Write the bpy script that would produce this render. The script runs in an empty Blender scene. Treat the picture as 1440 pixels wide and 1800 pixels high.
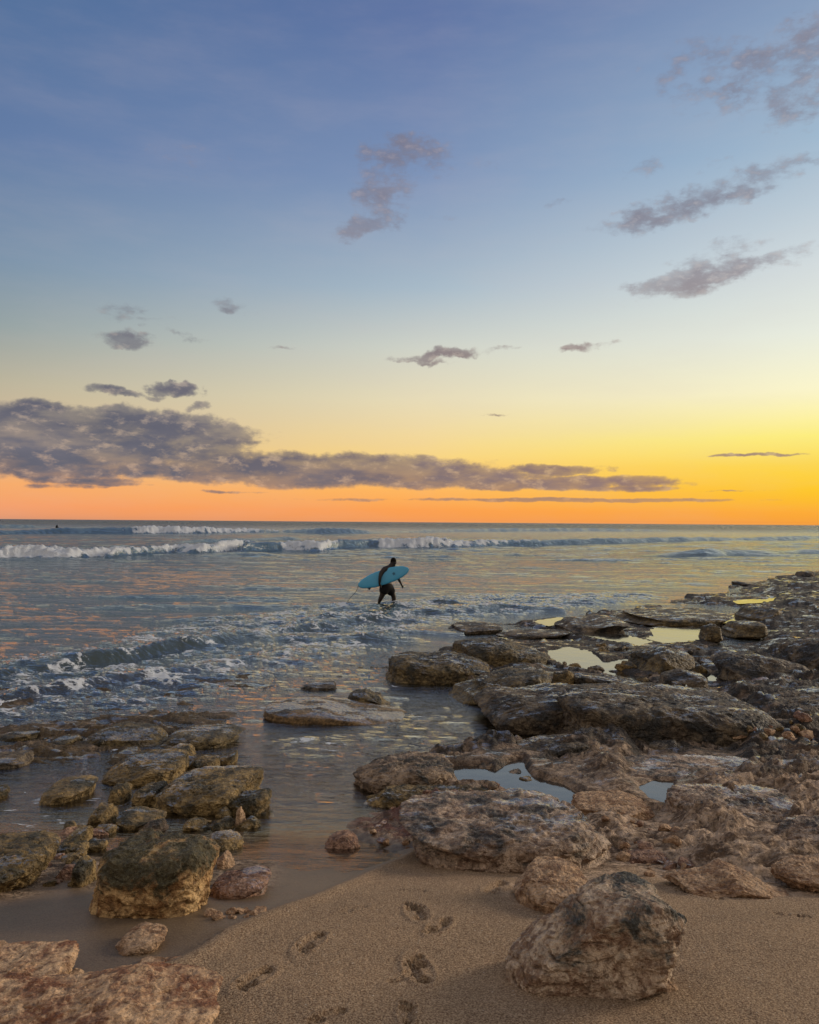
import bpy, bmesh, math, random
import numpy as np
C = bpy.context.scene.collection
sc = bpy.context.scene
R = math.radians

# ------------------------------------------------------------------ camera
F = 1442.0; CZ = 2.6; ROLL = R(0.4377); PITCH = R(0.695)
RT = np.array([math.cos(ROLL), 0, math.sin(ROLL)])
FW0 = np.array([0, math.cos(PITCH), math.sin(PITCH)])
UP = np.cross(RT, FW0); UP /= np.linalg.norm(UP)
FW = np.cross(UP, RT)
cam_d = bpy.data.cameras.new("camera"); cam = bpy.data.objects.new("camera", cam_d); C.objects.link(cam)
from mathutils import Matrix, Vector
M = Matrix.Identity(4)
for i in range(3):
    M[i][0] = RT[i]; M[i][1] = UP[i]; M[i][2] = -FW[i]
M[2][3] = CZ
cam.matrix_world = M
cam_d.sensor_fit = 'HORIZONTAL'; cam_d.sensor_width = 36; cam_d.lens = 36 * F / 1440
cam_d.clip_start = 0.05; cam_d.clip_end = 60000
sc.camera = cam

def s2l(c):
    return tuple(((v / 255 / 12.92) if v / 255 <= 0.04045 else ((v / 255 + 0.055) / 1.055) ** 2.4) for v in c)

def azel(px, py):
    d = (px - 720) / F * RT + FW - (py - 900) / F * UP
    d /= np.linalg.norm(d)
    return math.degrees(math.atan2(d[0], d[1])), math.degrees(math.asin(d[2]))

# ------------------------------------------------------------------ node helper
class NT:
    def __init__(s, tree): s.t = tree; s.n = tree.nodes; s.l = tree.links
    def new(s, typ, **kw):
        n = s.n.new(typ)
        for k, v in kw.items(): setattr(n, k, v)
        return n
    def put(s, sock, v):
        if isinstance(v, bpy.types.NodeSocket): s.l.new(v, sock)
        elif v is not None:
            try: sock.default_value = v
            except Exception: sock.default_value = tuple(v) + (1,)
    def math(s, op, a, b=None, c=None, clamp=False):
        n = s.new('ShaderNodeMath', operation=op, use_clamp=clamp)
        s.put(n.inputs[0], a)
        if b is not None: s.put(n.inputs[1], b)
        if c is not None: s.put(n.inputs[2], c)
        return n.outputs[0]
    def sstep(s, v, a, b, o0=0.0, o1=1.0, kind='SMOOTHSTEP'):
        n = s.new('ShaderNodeMapRange', interpolation_type=kind)
        s.put(n.inputs[0], v); s.put(n.inputs[1], a); s.put(n.inputs[2], b); s.put(n.inputs[3], o0); s.put(n.inputs[4], o1)
        return n.outputs[0]
    def mix(s, f, a, b, blend='MIX'):
        n = s.new('ShaderNodeMix', data_type='RGBA', blend_type=blend)
        s.put(n.inputs[0], f); s.put(n.inputs[6], a); s.put(n.inputs[7], b)
        return n.outputs[2]
    def noise(s, vec, scale, detail=4, rough=0.55, dist=0.0, col=False, **kw):
        n = s.new('ShaderNodeTexNoise', **kw)
        s.put(n.inputs['Vector'], vec); s.put(n.inputs['Scale'], scale); s.put(n.inputs['Detail'], detail)
        s.put(n.inputs['Roughness'], rough); s.put(n.inputs['Distortion'], dist)
        return n.outputs['Color' if col else 'Fac']
    def voro(s, vec, scale, feature='F1', out='Distance', rnd=1.0):
        n = s.new('ShaderNodeTexVoronoi', feature=feature)
        s.put(n.inputs['Vector'], vec); s.put(n.inputs['Scale'], scale); s.put(n.inputs['Randomness'], rnd)
        return n.outputs[out]
    def mapping(s, vec, loc=(0,0,0), rot=(0,0,0), scale=(1,1,1), typ='POINT'):
        n = s.new('ShaderNodeMapping', vector_type=typ)
        s.put(n.inputs[0], vec); n.inputs[1].default_value = loc; n.inputs[2].default_value = rot; n.inputs[3].default_value = scale
        return n.outputs[0]
    def vmath(s, op, a, b=None, out=0):
        n = s.new('ShaderNodeVectorMath', operation=op)
        s.put(n.inputs[0], a)
        if b is not None: s.put(n.inputs[1], b)
        return n.outputs[out]
    def ramp(s, f, stops):
        n = s.new('ShaderNodeValToRGB'); r = n.color_ramp
        while len(r.elements) > 1: r.elements.remove(r.elements[-1])
        r.elements[0].position = stops[0][0]; r.elements[0].color = tuple(stops[0][1]) + (1,)
        for p, c in stops[1:]:
            e = r.elements.new(p); e.color = tuple(c) + (1,)
        s.put(n.inputs[0], f)
        return n.outputs[0]
    def bump(s, h, strength, dist, normal=None):
        n = s.new('ShaderNodeBump'); s.put(n.inputs['Strength'], strength); s.put(n.inputs['Distance'], dist)
        s.put(n.inputs['Height'], h)
        if normal is not None: s.put(n.inputs['Normal'], normal)
        return n.outputs[0]

# ------------------------------------------------------------------ world: sunset sky with clouds
world = bpy.data.worlds.new("World"); sc.world = world; world.use_nodes = True
wt = NT(world.node_tree); wt.n.clear()
gen = wt.new('ShaderNodeTexCoord').outputs['Generated']
sep = wt.new('ShaderNodeSeparateXYZ'); wt.l.new(gen, sep.inputs[0])
wx, wy, wz = sep.outputs
el = wt.math('MULTIPLY', wt.math('ARCSINE', wz), 57.29578)
az = wt.math('MULTIPLY', wt.math('ARCTAN2', wx, wy), 57.29578)
elf = wt.math('DIVIDE', el, 90.0, clamp=True)
elf = wt.math('POWER', elf, 0.5)
def stops(lst): return [(math.sqrt(max(0, e) / 90.0), s2l(c)) for e, c in lst]
left = stops([(0,(214,146,112)), (0.8,(246,158,102)), (2.2,(247,172,108)), (4.6,(222,188,146)), (8.5,(188,180,156)), (12,(150,163,164)),
              (16,(124,147,170)), (23,(99,124,165)), (32,(80,110,153)), (45,(112,124,152)), (60,(142,144,154)), (90,(168,166,166))])
mid = stops([(0,(238,152,92)), (0.8,(252,160,80)), (2.2,(255,182,92)), (4.6,(250,214,132)), (8.5,(232,220,184)), (12,(208,211,200)),
             (16,(168,186,200)), (23,(126,148,184)), (32,(95,117,164)), (45,(112,124,152)), (60,(142,144,154)), (90,(168,166,166))])
right = stops([(0,(240,150,62)), (0.8,(253,172,52)), (2.2,(254,200,42)), (3.8,(255,216,64)), (5.6,(255,240,122)), (8.5,(252,246,204)), (12,(233,237,224)),
               (16,(212,221,223)), (23,(160,186,208)), (32,(128,150,184)), (45,(112,124,152)), (60,(142,144,154)), (90,(168,166,166))])
back = stops([(0,(130,116,108)), (4,(166,144,128)), (12,(196,172,150)), (25,(206,190,172)), (45,(196,188,180)), (90,(168,166,166))])  # unseen sky behind and overhead, made brighter to light the foreground
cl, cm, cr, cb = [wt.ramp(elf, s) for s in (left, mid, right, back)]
c1 = wt.mix(wt.sstep(az, -27, 1, kind='LINEAR'), cl, cm)
c2 = wt.mix(wt.sstep(az, 1, 27, kind='LINEAR'), c1, cr)
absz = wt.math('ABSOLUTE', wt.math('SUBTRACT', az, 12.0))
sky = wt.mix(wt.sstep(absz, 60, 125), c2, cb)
# cloud field in direction space (degrees)
P = wt.new('ShaderNodeCombineXYZ'); wt.put(P.inputs[0], az); wt.put(P.inputs[1], el); P = P.outputs[0]
warp = wt.noise(P, 0.45, 4, 0.6, col=True)
warp = wt.vmath('SUBTRACT', warp, (0.5, 0.5, 0.5))
wamp = wt.new('ShaderNodeCombineXYZ'); wamp.inputs[0].default_value = 3.4; wt.put(wamp.inputs[1], wt.sstep(el, 2, 10, .45, 1.6)); wamp = wamp.outputs[0]
Pw = wt.vmath('ADD', P, wt.vmath('MULTIPLY', warp, wamp))
CL = [  # px, py, rx, ry, rot, strength
 (150,752,250,34,0,1.0),(60,785,260,42,0,1.0),(210,770,170,40,0,.9),(20,820,220,20,0,.8),(330,790,95,38,0,.75),(350,748,32,18,0,.8),(375,765,22,12,0,.6),(250,825,140,14,0,.8),
 (560,826,290,28,0,1.0),(400,815,110,24,0,.9),(760,840,200,19,0,.95),(930,851,220,11,0,.85),(1050,846,150,10,0,.75),(965,826,100,10,0,.85),(820,823,60,7,0,.5),(1080,858,110,6,0,.7),(1195,850,50,6,0,.45),
 (305,684,48,12,0,.95),(205,687,60,8,5,.7),(340,716,26,8,-20,.5),(420,770,36,6,8,.6),
 (1000,879,270,3.5,0,.8),(1330,800,64,3,0,.85),(1290,863,50,2,0,.6),(150,846,80,8,0,.65),(110,854,60,5,0,.55),(400,865,60,3,0,.5),(610,878,110,3,0,.45),(440,853,16,6,0,.5),(200,852,60,4,0,.5),
 (795,622,95,8,-6,.82),(750,636,50,5,0,.6),(1030,611,48,7,-6,.6),(860,727,32,3,0,.4),(495,612,24,4,0,.3),
 (225,540,46,9,-4,.55),(205,552,40,9,0,.45),(218,592,44,14,0,.68),(300,562,50,6,0,.42),(312,588,50,6,20,.5),(330,600,40,5,0,.5),(408,540,40,10,12,.6),
 (705,272,85,30,0,.80),(680,325,60,48,-45,.72),(655,392,62,20,-20,.85),(620,415,34,14,-20,.7),(770,280,60,30,0,.45),(838,290,32,14,0,.45),(800,385,40,10,0,.3),
 (355,285,75,28,0,.34),(980,353,50,7,0,.3),
 (1225,488,118,22,-8,.95),(1250,458,70,26,-15,.72),(1335,462,78,13,-12,.72),(1405,448,50,12,-10,.5),(1330,425,30,9,0,.4),
 (1150,380,95,22,-10,.85),(1190,360,50,24,0,.75),(1290,328,120,24,-12,.75),(1130,300,50,14,0,.32),(1250,285,40,12,0,.3),
 (1405,75,80,34,-10,.72),(1375,110,80,40,0,.75),(1400,165,64,50,20,.72),(1230,110,80,34,-10,.58),(1215,155,60,30,0,.56),(1300,160,80,40,0,.50),
]
tot = None
for (px, py, rx, ry, rot, st) in CL:
    a, e = azel(px, py)
    v = wt.vmath('SUBTRACT', Pw, (a, e, 0))
    v = wt.mapping(v, rot=(0, 0, R(rot)), scale=(1, 1, 1))
    v = wt.vmath('MULTIPLY', v, (25.2 / rx, 25.2 / ry, 0))
    d = wt.vmath('DOT_PRODUCT', v, v, out=1)
    m = wt.math('MULTIPLY_ADD', d, -0.5 * st, st, clamp=False)
    tot = m if tot is None else wt.math('MAXIMUM', tot, m)
tot = wt.math('MAXIMUM', tot, 0.0)
Ps = wt.mapping(P, scale=(0.55, 1.0, 1))
n1 = wt.noise(Ps, 0.62, 9, 0.6, 0.0)
n2 = wt.noise(wt.mapping(P, loc=(7,3,0), scale=(0.30, 1.0, 1)), 0.8, 6, 0.55, 0.0)
n3 = wt.noise(wt.mapping(P, rot=(0, 0, .25), scale=(0.55, 1.1, 1)), 1.35, 9, 0.62, 0.0)
soft = wt.sstep(el, 9, 15)
nn = wt.math('ADD', wt.math('MULTIPLY', n1, 0.8), wt.math('MULTIPLY', n2, 0.2))
nn = wt.math('ADD', nn, wt.math('MULTIPLY', wt.math('SUBTRACT', n3, .5), wt.math('MULTIPLY_ADD', soft, .65, .15)))
dens = wt.math('ADD', tot, wt.math('MULTIPLY', wt.math('SUBTRACT', nn, 0.5), 1.9))
dens = wt.math('MULTIPLY', dens, wt.sstep(tot, 0.0, 0.18))
# high clouds are thin and soft, low banks are dense
up = wt.math('ADD', wt.math('MULTIPLY', soft, 0.48), 0.52)
alpha = wt.sstep(dens, 0.22, up)
alpha = wt.math('MULTIPLY', alpha, wt.math('SUBTRACT', 1.0, wt.math('MULTIPLY', soft, 0.22)))
dark_l = s2l((98, 99, 112)); dark_r = s2l((150, 122, 114))
cc = wt.mix(wt.sstep(az, -20, 22), dark_l, dark_r)
cc = wt.mix(wt.sstep(el, 8, 20), cc, s2l((122, 117, 131)))
cc = wt.mix(wt.sstep(n2, 0.40, 0.68, 0, 0.55), cc, wt.mix(0.45, cc, sky))
cc = wt.mix(wt.sstep(dens, 0.75, 0.3, 0, 0.35), cc, sky)
cc = wt.mix(wt.sstep(n3, .50, .70, 0, .4), cc, wt.mix(.5, sky, s2l((226, 196, 176))))
lowc = wt.sstep(wt.math('ADD', el, wt.math('MULTIPLY', n2, 1.2)), 1.3, 3.0)
cc = wt.mix(lowc, wt.mix(0.45, cc, sky), cc)
skyf = wt.mix(alpha, sky, cc)
# thin veil and grain of the evening sky
veil = wt.noise(wt.mapping(P, scale=(0.09, 0.35, 1)), 1.0, 5, 0.6)
skyf = wt.mix(wt.sstep(veil, 0.35, 0.8, 0, 0.10), skyf, s2l((205, 190, 190)))
under = wt.sstep(el, -2.5, -0.2)
skyf = wt.mix(under, s2l((70, 66, 66)), skyf)
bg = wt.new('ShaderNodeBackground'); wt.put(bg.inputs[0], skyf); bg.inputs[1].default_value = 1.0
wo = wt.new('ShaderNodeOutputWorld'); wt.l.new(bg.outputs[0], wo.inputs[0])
world.cycles.sampling_method = 'MANUAL'; world.cycles.sample_map_resolution = 512

# ------------------------------------------------------------------ the low sun, out of frame to the right
sd = bpy.data.lights.new("sun", 'SUN'); sun = bpy.data.objects.new("sun", sd); C.objects.link(sun)
sd.energy = 2.1; sd.angle = R(18); sd.color = (1.0, 0.80, 0.58)
SUN_AZ, SUN_EL = 64, 16
sdir = Vector((math.sin(R(SUN_AZ)) * math.cos(R(SUN_EL)), math.cos(R(SUN_AZ)) * math.cos(R(SUN_EL)), math.sin(R(SUN_EL))))
sun.rotation_euler = (-sdir).to_track_quat('-Z', 'Y').to_euler()
sc.view_settings.view_transform = 'Standard'; sc.view_settings.look = 'None'
sc.view_settings.exposure = 0.0; sc.view_settings.gamma = 1.0

# ------------------------------------------------------------------ numpy noise
rng = np.random.RandomState(7)
PT = rng.permutation(256).astype(np.int32); PT = np.concatenate([PT, PT])
G3 = rng.normal(size=(256, 3)).astype(np.float32); G3 /= np.linalg.norm(G3, axis=1)[:, None]
RV = rng.rand(256, 3).astype(np.float32)
def noise3(x, y, z):
    x = np.asarray(x, np.float32); y = np.asarray(y, np.float32); z = np.asarray(z, np.float32)
    x, y, z = np.broadcast_arrays(x, y, z)
    ix = np.floor(x).astype(np.int32); iy = np.floor(y).astype(np.int32); iz = np.floor(z).astype(np.int32)
    fx = x - ix; fy = y - iy; fz = z - iz
    u = fx*fx*fx*(fx*(fx*6-15)+10); v = fy*fy*fy*(fy*(fy*6-15)+10); w = fz*fz*fz*(fz*(fz*6-15)+10)
    out = 0
    for dx in (0, 1):
        a = PT[(ix+dx) & 255]; wx_ = u if dx else 1-u
        for dy in (0, 1):
            b = PT[(a+iy+dy) & 255]; wy_ = wx_*(v if dy else 1-v)
            for dz in (0, 1):
                g = G3[PT[(b+iz+dz) & 255]]
                out = out + wy_*(w if dz else 1-w)*(g[..., 0]*(fx-dx)+g[..., 1]*(fy-dy)+g[..., 2]*(fz-dz))
    return out * 1.6
def noise2(x, y, s=0):
    x = np.asarray(x, np.float32); y = np.asarray(y, np.float32)
    ix = np.floor(x).astype(np.int32); iy = np.floor(y).astype(np.int32)
    fx = x - ix; fy = y - iy
    u = fx*fx*fx*(fx*(fx*6-15)+10); v = fy*fy*fy*(fy*(fy*6-15)+10)
    out = 0
    for dx in (0, 1):
        a = PT[(ix+dx+s*37) & 255]; wx_ = u if dx else 1-u
        for dy in (0, 1):
            g = G3[PT[(a+iy+dy) & 255]]
            out = out + wx_*(v if dy else 1-v)*(g[..., 0]*(fx-dx)+g[..., 1]*(fy-dy))
    return out * 1.8
def fbm2(x, y, o=4, s=0, g=0.5):
    r = 0; a = 1; t = 0
    for i in range(o):
        r = r + a*noise2(x*2**i+i*17.3, y*2**i+i*9.1, s+i); t += a; a *= g
    return r/t
def ridge2(x, y, o=4, s=0, g=0.5):
    r = 0; a = 1; t = 0
    for i in range(o):
        r = r + a*(1-np.abs(noise2(x*2**i+i*11.3, y*2**i+i*5.1, s+i))*1.6); t += a; a *= g
    return r/t
def fbm3(p, o=4, s=0, g=0.5):
    r = 0; a = 1; t = 0
    for i in range(o):
        r = r + a*noise3(p[:, 0]*2**i+i*17.3+s*3.7, p[:, 1]*2**i+i*9.1, p[:, 2]*2**i+s*5.3); t += a; a *= g
    return r/t
def ridge3(p, o=4, s=0, g=0.5):
    r = 0; a = 1; t = 0
    for i in range(o):
        r = r + a*(1-np.abs(noise3(p[:, 0]*2**i+i*7.3+s*3.7, p[:, 1]*2**i+i*9.1, p[:, 2]*2**i+s*5.3))*1.6); t += a; a *= g
    return r/t
def worley2(x, y, s=0):
    ix = np.floor(x).astype(np.int32); iy = np.floor(y).astype(np.int32)
    best = np.full(x.shape, 9.0, np.float32)
    for dx in (-1, 0, 1):
        for dy in (-1, 0, 1):
            r = RV[PT[(PT[(ix+dx+s) & 255]+iy+dy) & 255]]
            d = (ix+dx+r[..., 0]-x)**2+(iy+dy+r[..., 1]-y)**2
            best = np.minimum(best, d)
    return np.sqrt(best)
def worley3(p, s=0):
    i = np.floor(p).astype(np.int32); best = np.full(len(p), 9.0, np.float32)
    for dx in (-1, 0, 1):
        for dy in (-1, 0, 1):
            for dz in (-1, 0, 1):
                r = RV[PT[(PT[(PT[(i[:, 0]+dx+s) & 255]+i[:, 1]+dy) & 255]+i[:, 2]+dz) & 255]]
                d = (i[:, 0]+dx+r[:, 0]-p[:, 0])**2+(i[:, 1]+dy+r[:, 1]-p[:, 1])**2+(i[:, 2]+dz+r[:, 2]-p[:, 2])**2
                best = np.minimum(best, d)
    return np.sqrt(best)
def ss(v, a, b):
    t = np.clip((v-a)/(b-a), 0, 1); return t*t*(3-2*t)

# ------------------------------------------------------------------ ground profile and pixel -> ground
GY = np.array([-60, 0, 2, 2.6, 3.5, 4.5, 5.5, 7, 9, 12, 16, 22, 30, 60, 1e6], float)
GZ = np.array([1.9, 1.2, 1.12, 1.08, .95, .73, .53, .38, .27, .17, .08, .02, 0, 0, 0], float)
_yy = np.concatenate([np.linspace(-60, 40, 4001), [60, 1e6]])
_zz = np.interp(_yy, GY, GZ); k = np.ones(21)/21
_z2 = _zz.copy(); _z2[10:-12] = np.convolve(_zz[:-2], k, 'same')[10:-10]; _zz = _z2
def G(y): return np.interp(y, _yy, _zz)
def ray(px, py):
    px = np.asarray(px, float)[..., None]; py = np.asarray(py, float)[..., None]
    return (px-720)/F*RT + FW - (py-900)/F*UP
def ground(px, py, h=0.0):
    d = ray(px, py); dx, dy, dz = d[..., 0], d[..., 1], d[..., 2]
    dz = np.minimum(dz, -1e-5)
    t = (1.6-0)/-dz
    lo = np.zeros_like(t)+0.3; hi = (CZ+0.5)/-dz
    for _ in range(50):
        m = (lo+hi)/2; below = CZ+m*dz < G(m*dy)+h
        hi = np.where(below, m, hi); lo = np.where(below, lo, m)
    return np.stack([hi*dx, hi*dy, CZ+hi*dz], -1)
def project(p):
    q = p-np.array([0, 0, CZ]); dep = q@FW
    return 720+F*(q@RT)/dep, 900-F*(q@UP)/dep
def sdf(X, Y, poly):     # signed distance (inside positive), world metres
    P_ = np.asarray(poly, float)
    best = np.full(X.shape, 1e9); ins = np.zeros(X.shape, bool)
    n = len(P_)
    for i in range(n):
        x0, y0 = P_[i]; x1, y1 = P_[(i+1) % n]
        ex, ey = x1-x0, y1-y0
        t = np.clip(((X-x0)*ex+(Y-y0)*ey)/(ex*ex+ey*ey+1e-12), 0, 1)
        best = np.minimum(best, (X-x0-t*ex)**2+(Y-y0-t*ey)**2)
        c = ((y0 > Y) != (y1 > Y)) & (X < (x1-x0)*(Y-y0)/(y1-y0+1e-12)+x0)
        ins ^= c
    d = np.sqrt(best)
    return np.where(ins, d, -d)
def wpoly(pts, h=0.0):
    g = ground([p[0] for p in pts], [p[1] for p in pts], h); return g[:, :2]

# ------------------------------------------------------------------ object helpers
def tag(o, label=None, cat=None, group=None, kind=None):
    if label: o['label'] = label
    if cat: o['category'] = cat
    if group: o['group'] = group
    if kind: o['kind'] = kind
    return o
def mesh_obj(name, verts, faces, mat, parent=None, smooth=True):
    me = bpy.data.meshes.new(name)
    verts = np.asarray(verts, np.float32); faces = np.asarray(faces, np.int32)
    me.vertices.add(len(verts)); me.vertices.foreach_set('co', verts.ravel())
    nf, k_ = faces.shape
    me.loops.add(nf*k_); me.loops.foreach_set('vertex_index', faces.ravel())
    me.polygons.add(nf); me.polygons.foreach_set('loop_start', np.arange(nf, dtype=np.int32)*k_)
    me.polygons.foreach_set('loop_total', np.full(nf, k_, np.int32))
    if smooth: me.polygons.foreach_set('use_smooth', np.ones(nf, bool))
    me.update(calc_edges=True); me.validate()
    me.materials.append(mat)
    o = bpy.data.objects.new(name, me); C.objects.link(o)
    if parent: o.parent = parent
    return o
def add_attr(o, name, arr):
    a = o.data.attributes.new(name, 'FLOAT', 'POINT'); a.data.foreach_set('value', np.asarray(arr, np.float32).ravel())
def grid_faces(nr, nc):
    i = np.arange(nr*nc).reshape(nr, nc)
    return np.stack([i[:-1, :-1], i[1:, :-1], i[1:, 1:], i[:-1, 1:]], -1).reshape(-1, 4)

# ------------------------------------------------------------------ materials
def new_mat(name):
    m = bpy.data.materials.new(name); m.use_nodes = True; t = NT(m.node_tree); t.n.clear()
    out = t.new('ShaderNodeOutputMaterial'); return m, t, out
def principled(t, out, col, rough=0.7, normal=None, spec=0.5, **kw):
    p = t.new('ShaderNodeBsdfPrincipled'); t.put(p.inputs['Base Color'], col); t.put(p.inputs['Roughness'], rough)
    t.put(p.inputs['Specular IOR Level'], spec)
    if normal is not None: t.put(p.inputs['Normal'], normal)
    for k_, v in kw.items(): t.put(p.inputs[k_], v)
    t.l.new(p.outputs[0], out.inputs[0]); return p
def simple(name, col, rough=0.6, spec=0.4, nscale=20, var=0.2):
    m, t, out = new_mat(name)
    g = t.new('ShaderNodeTexCoord').outputs['Object']
    c = t.mix(t.noise(g, nscale), tuple(v*(1-var) for v in col), tuple(v*(1+var) for v in col))
    principled(t, out, c, rough, spec=spec); return m
def rock_colour(t, pos, pale, mid, dark, dk, sc_=1.0):
    """limestone: pale and mid mottling, black-green weathering by mask dk (0..1 bias), pits"""
    a = t.noise(pos, 5*sc_, 7, 0.65, 0.4)
    b = t.noise(pos, 22*sc_, 6, 0.65, 0.2)
    cpos = t.vmath('ADD', pos, t.vmath('MULTIPLY', t.noise(pos, 9*sc_, 3, col=True), (0.09/sc_,)*3))
    v = t.voro(cpos, 16*sc_)
    v2 = t.voro(cpos, 55*sc_)
    col = t.mix(t.sstep(a, 0.38, 0.62), mid, pale)
    col = t.mix(t.sstep(b, 0.5, 0.68, 0, 0.7), col, tuple(min(1, c*1.45) for c in pale))
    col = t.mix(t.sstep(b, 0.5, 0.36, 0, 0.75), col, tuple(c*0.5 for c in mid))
    dm = t.math('ADD', t.math('MULTIPLY', t.math('SUBTRACT', t.noise(pos, 3.2*sc_, 8, 0.7, 0.6), 0.5), 3.4), dk)
    dm = t.math('ADD', dm, t.math('MULTIPLY', t.math('SUBTRACT', b, 0.5), 1.1))
    dm = t.sstep(dm, 0.25, 0.8)
    dcol = t.mix(t.sstep(t.noise(pos, 40*sc_, 5, 0.7), 0.48, 0.66), dark, tuple(c*2.6+0.03 for c in dark))
    col = t.mix(t.math('MULTIPLY', dm, 0.93), col, dcol)
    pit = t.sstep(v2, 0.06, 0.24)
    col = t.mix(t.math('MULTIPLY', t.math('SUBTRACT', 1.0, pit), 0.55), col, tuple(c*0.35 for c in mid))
    h = t.math('ADD', t.math('MULTIPLY', v, 0.9), t.math('MULTIPLY', v2, 0.3))
    h = t.math('ADD', h, t.math('MULTIPLY', b, 0.9))
    h = t.math('ADD', h, t.math('MULTIPLY', t.noise(pos, 90*sc_, 4, 0.7), 0.3))
    return col, h, dm, b
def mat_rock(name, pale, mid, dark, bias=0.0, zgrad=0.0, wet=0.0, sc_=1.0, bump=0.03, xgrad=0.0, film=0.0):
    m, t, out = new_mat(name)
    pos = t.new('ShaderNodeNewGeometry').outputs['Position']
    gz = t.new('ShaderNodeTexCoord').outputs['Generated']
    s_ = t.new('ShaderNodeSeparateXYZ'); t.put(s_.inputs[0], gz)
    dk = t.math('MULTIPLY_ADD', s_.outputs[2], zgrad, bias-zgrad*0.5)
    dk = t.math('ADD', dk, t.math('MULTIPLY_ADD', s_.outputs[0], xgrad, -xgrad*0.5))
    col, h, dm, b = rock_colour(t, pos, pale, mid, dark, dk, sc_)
    rough = t.sstep(b, 0.35, 0.65, 0.55-0.4*wet, 0.95-0.5*wet, kind='LINEAR')
    nrm = t.bump(h, 1.0, bump*1.7)
    p_ = principled(t, out, col, rough, nrm, spec=0.35+0.25*wet)
    if wet > .2:      # thin films of sea water lying on the flat tops
        nz = t.new('ShaderNodeSeparateXYZ'); t.put(nz.inputs[0], t.new('ShaderNodeNewGeometry').outputs['Normal'])
        fm_ = t.math('MULTIPLY', t.sstep(nz.outputs[2], .80, .95), t.sstep(t.noise(t.mapping(pos, scale=(.6, 1.2, 1)), 3.2, 6, .7), .54-film, .57-film))
        t.put(p_.inputs['Coat Weight'], fm_); p_.inputs['Coat Roughness'].default_value = .05; p_.inputs['Coat IOR'].default_value = 2.0; t.put(p_.inputs['Coat Normal'], t.bump(h, .25, .02))
    return m

# ================================================================== TERRAIN
DRY = [(-900,2300),(-900,1770),(0,1738),(200,1715),(300,1695),(345,1672),(400,1632),(470,1602),(560,1572),(640,1536),(720,1502),(800,1478),(860,1440),(1000,1400),(1440,1400),(2400,1400),(2400,2300)]
REEF = [(2500,985),(1440,1002),(1400,1008),(1320,1020),(1240,1035),(1170,1052),(1080,1068),(1000,1080),(900,1092),(820,1094),(790,1104),(830,1118),(800,1132),(715,1150),(690,1170),(690,1188),(760,1205),(830,1228),(870,1262),(940,1285),(900,1300),(830,1312),(740,1325),(650,1342),(622,1362),(632,1392),(690,1402),(640,1422),(604,1440),(640,1468),(700,1485),(790,1497),(860,1495),(900,1530),(915,1590),(990,1605),(1040,1560),(1100,1525),(1180,1548),(1250,1560),(1330,1580),(1440,1572),(2500,1640)]
REEFL = [(-900,1255),(-200,1275),(0,1284),(60,1278),(150,1272),(210,1262),(300,1262),(420,1280),(415,1305),(440,1330),(470,1370),(480,1400),(440,1425),(400,1440),(420,1475),(470,1530),(450,1556),(400,1570),(250,1560),(160,1555),(120,1530),(90,1556),(30,1575),(-60,1590),(-900,1620)]
WETL = [(-900,1378),(-60,1395),(60,1392),(130,1400),(200,1412),(150,1440),(100,1460),(0,1475),(-100,1480),(-900,1500)]
SANDPATCH = [(880,1600),(850,1500),(780,1500),(720,1510),(600,1560),(500,1610),(400,1650),(330,1700),(400,1750),(300,1800),(200,2300),(2400,2300),(2400,1590),(1440,1582),(1330,1588),(1200,1560),(1160,1545),(1100,1530),(1040,1590),(950,1612)]
CHAN = [(880,1292),(960,1290),(1050,1303),(1180,1308),(1300,1310),(1440,1325),(1440,1340),(1250,1316),(1100,1316),(1040,1330),(960,1345),(900,1345),(900,1310)]
POOLS = [
 ([(962,1146),(1000,1143),(1040,1150),(1060,1164),(1100,1159),(1106,1172),(1088,1178),(1112,1186),(1132,1186),(1165,1206),(1138,1209),(1106,1196),(1060,1182),(1000,1174),(968,1162)], 'large pale rock pool curving behind the long dark ledge'),
 ([(1148,1108),(1165,1103),(1188,1105),(1228,1103),(1256,1118),(1200,1126),(1150,1129),(1128,1125),(1155,1118)], 'bright yellow rock pool below the small round boulder'),
 ([(1000,1112),(1090,1116),(1142,1127),(1122,1133),(1060,1122)], 'long thin rock pool left of the bright yellow one'),
 ([(1268,1089),(1296,1081),(1306,1089),(1270,1096)], 'small bright pool just right of the small round boulder'),
 ([(1288,1056),(1340,1053),(1368,1049),(1356,1058),(1300,1061)], 'thin far rock pool near the upper right edge of the reef'),
 ([(1243,1189),(1253,1184),(1262,1201),(1248,1201)], 'small white triangular pool at the foot of the dark right boulder'),
 ([(1242,1234),(1266,1235),(1296,1242),(1270,1247)], 'small puddle on top of the long dark ledge'),
 ([(796,1354),(850,1352),(872,1360),(895,1347),(916,1343),(932,1368),(985,1376),(1022,1390),(1012,1412),(965,1395),(900,1388),(860,1374),(805,1374)], 'grey-blue rock pool among the small dark stones in the middle'),
 ([(1122,1386),(1178,1374),(1182,1388),(1172,1412),(1148,1406)], 'grey rock pool between the two pale mounds at the right'),
 ([(1128,1309),(1160,1315),(1196,1322),(1150,1323)], 'narrow puddle beside the little dark stone on the flat rock'),
 ([(1238,1309),(1288,1312),(1270,1319)], 'lens-shaped puddle on the flat rock below the long ledge'),
 ([(1325,1393),(1350,1396),(1368,1403),(1345,1403)], 'small slick of water on the ridged rock at the right'),
 ([(940,1092),(985,1086),(1010,1092),(965,1099)], 'small far pool left of the dark far ledges'),
 ([(985,1238),(1012,1240),(1000,1246),(984,1244)], 'tiny bright puddle on the left end of the long ledge'),
]
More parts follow.
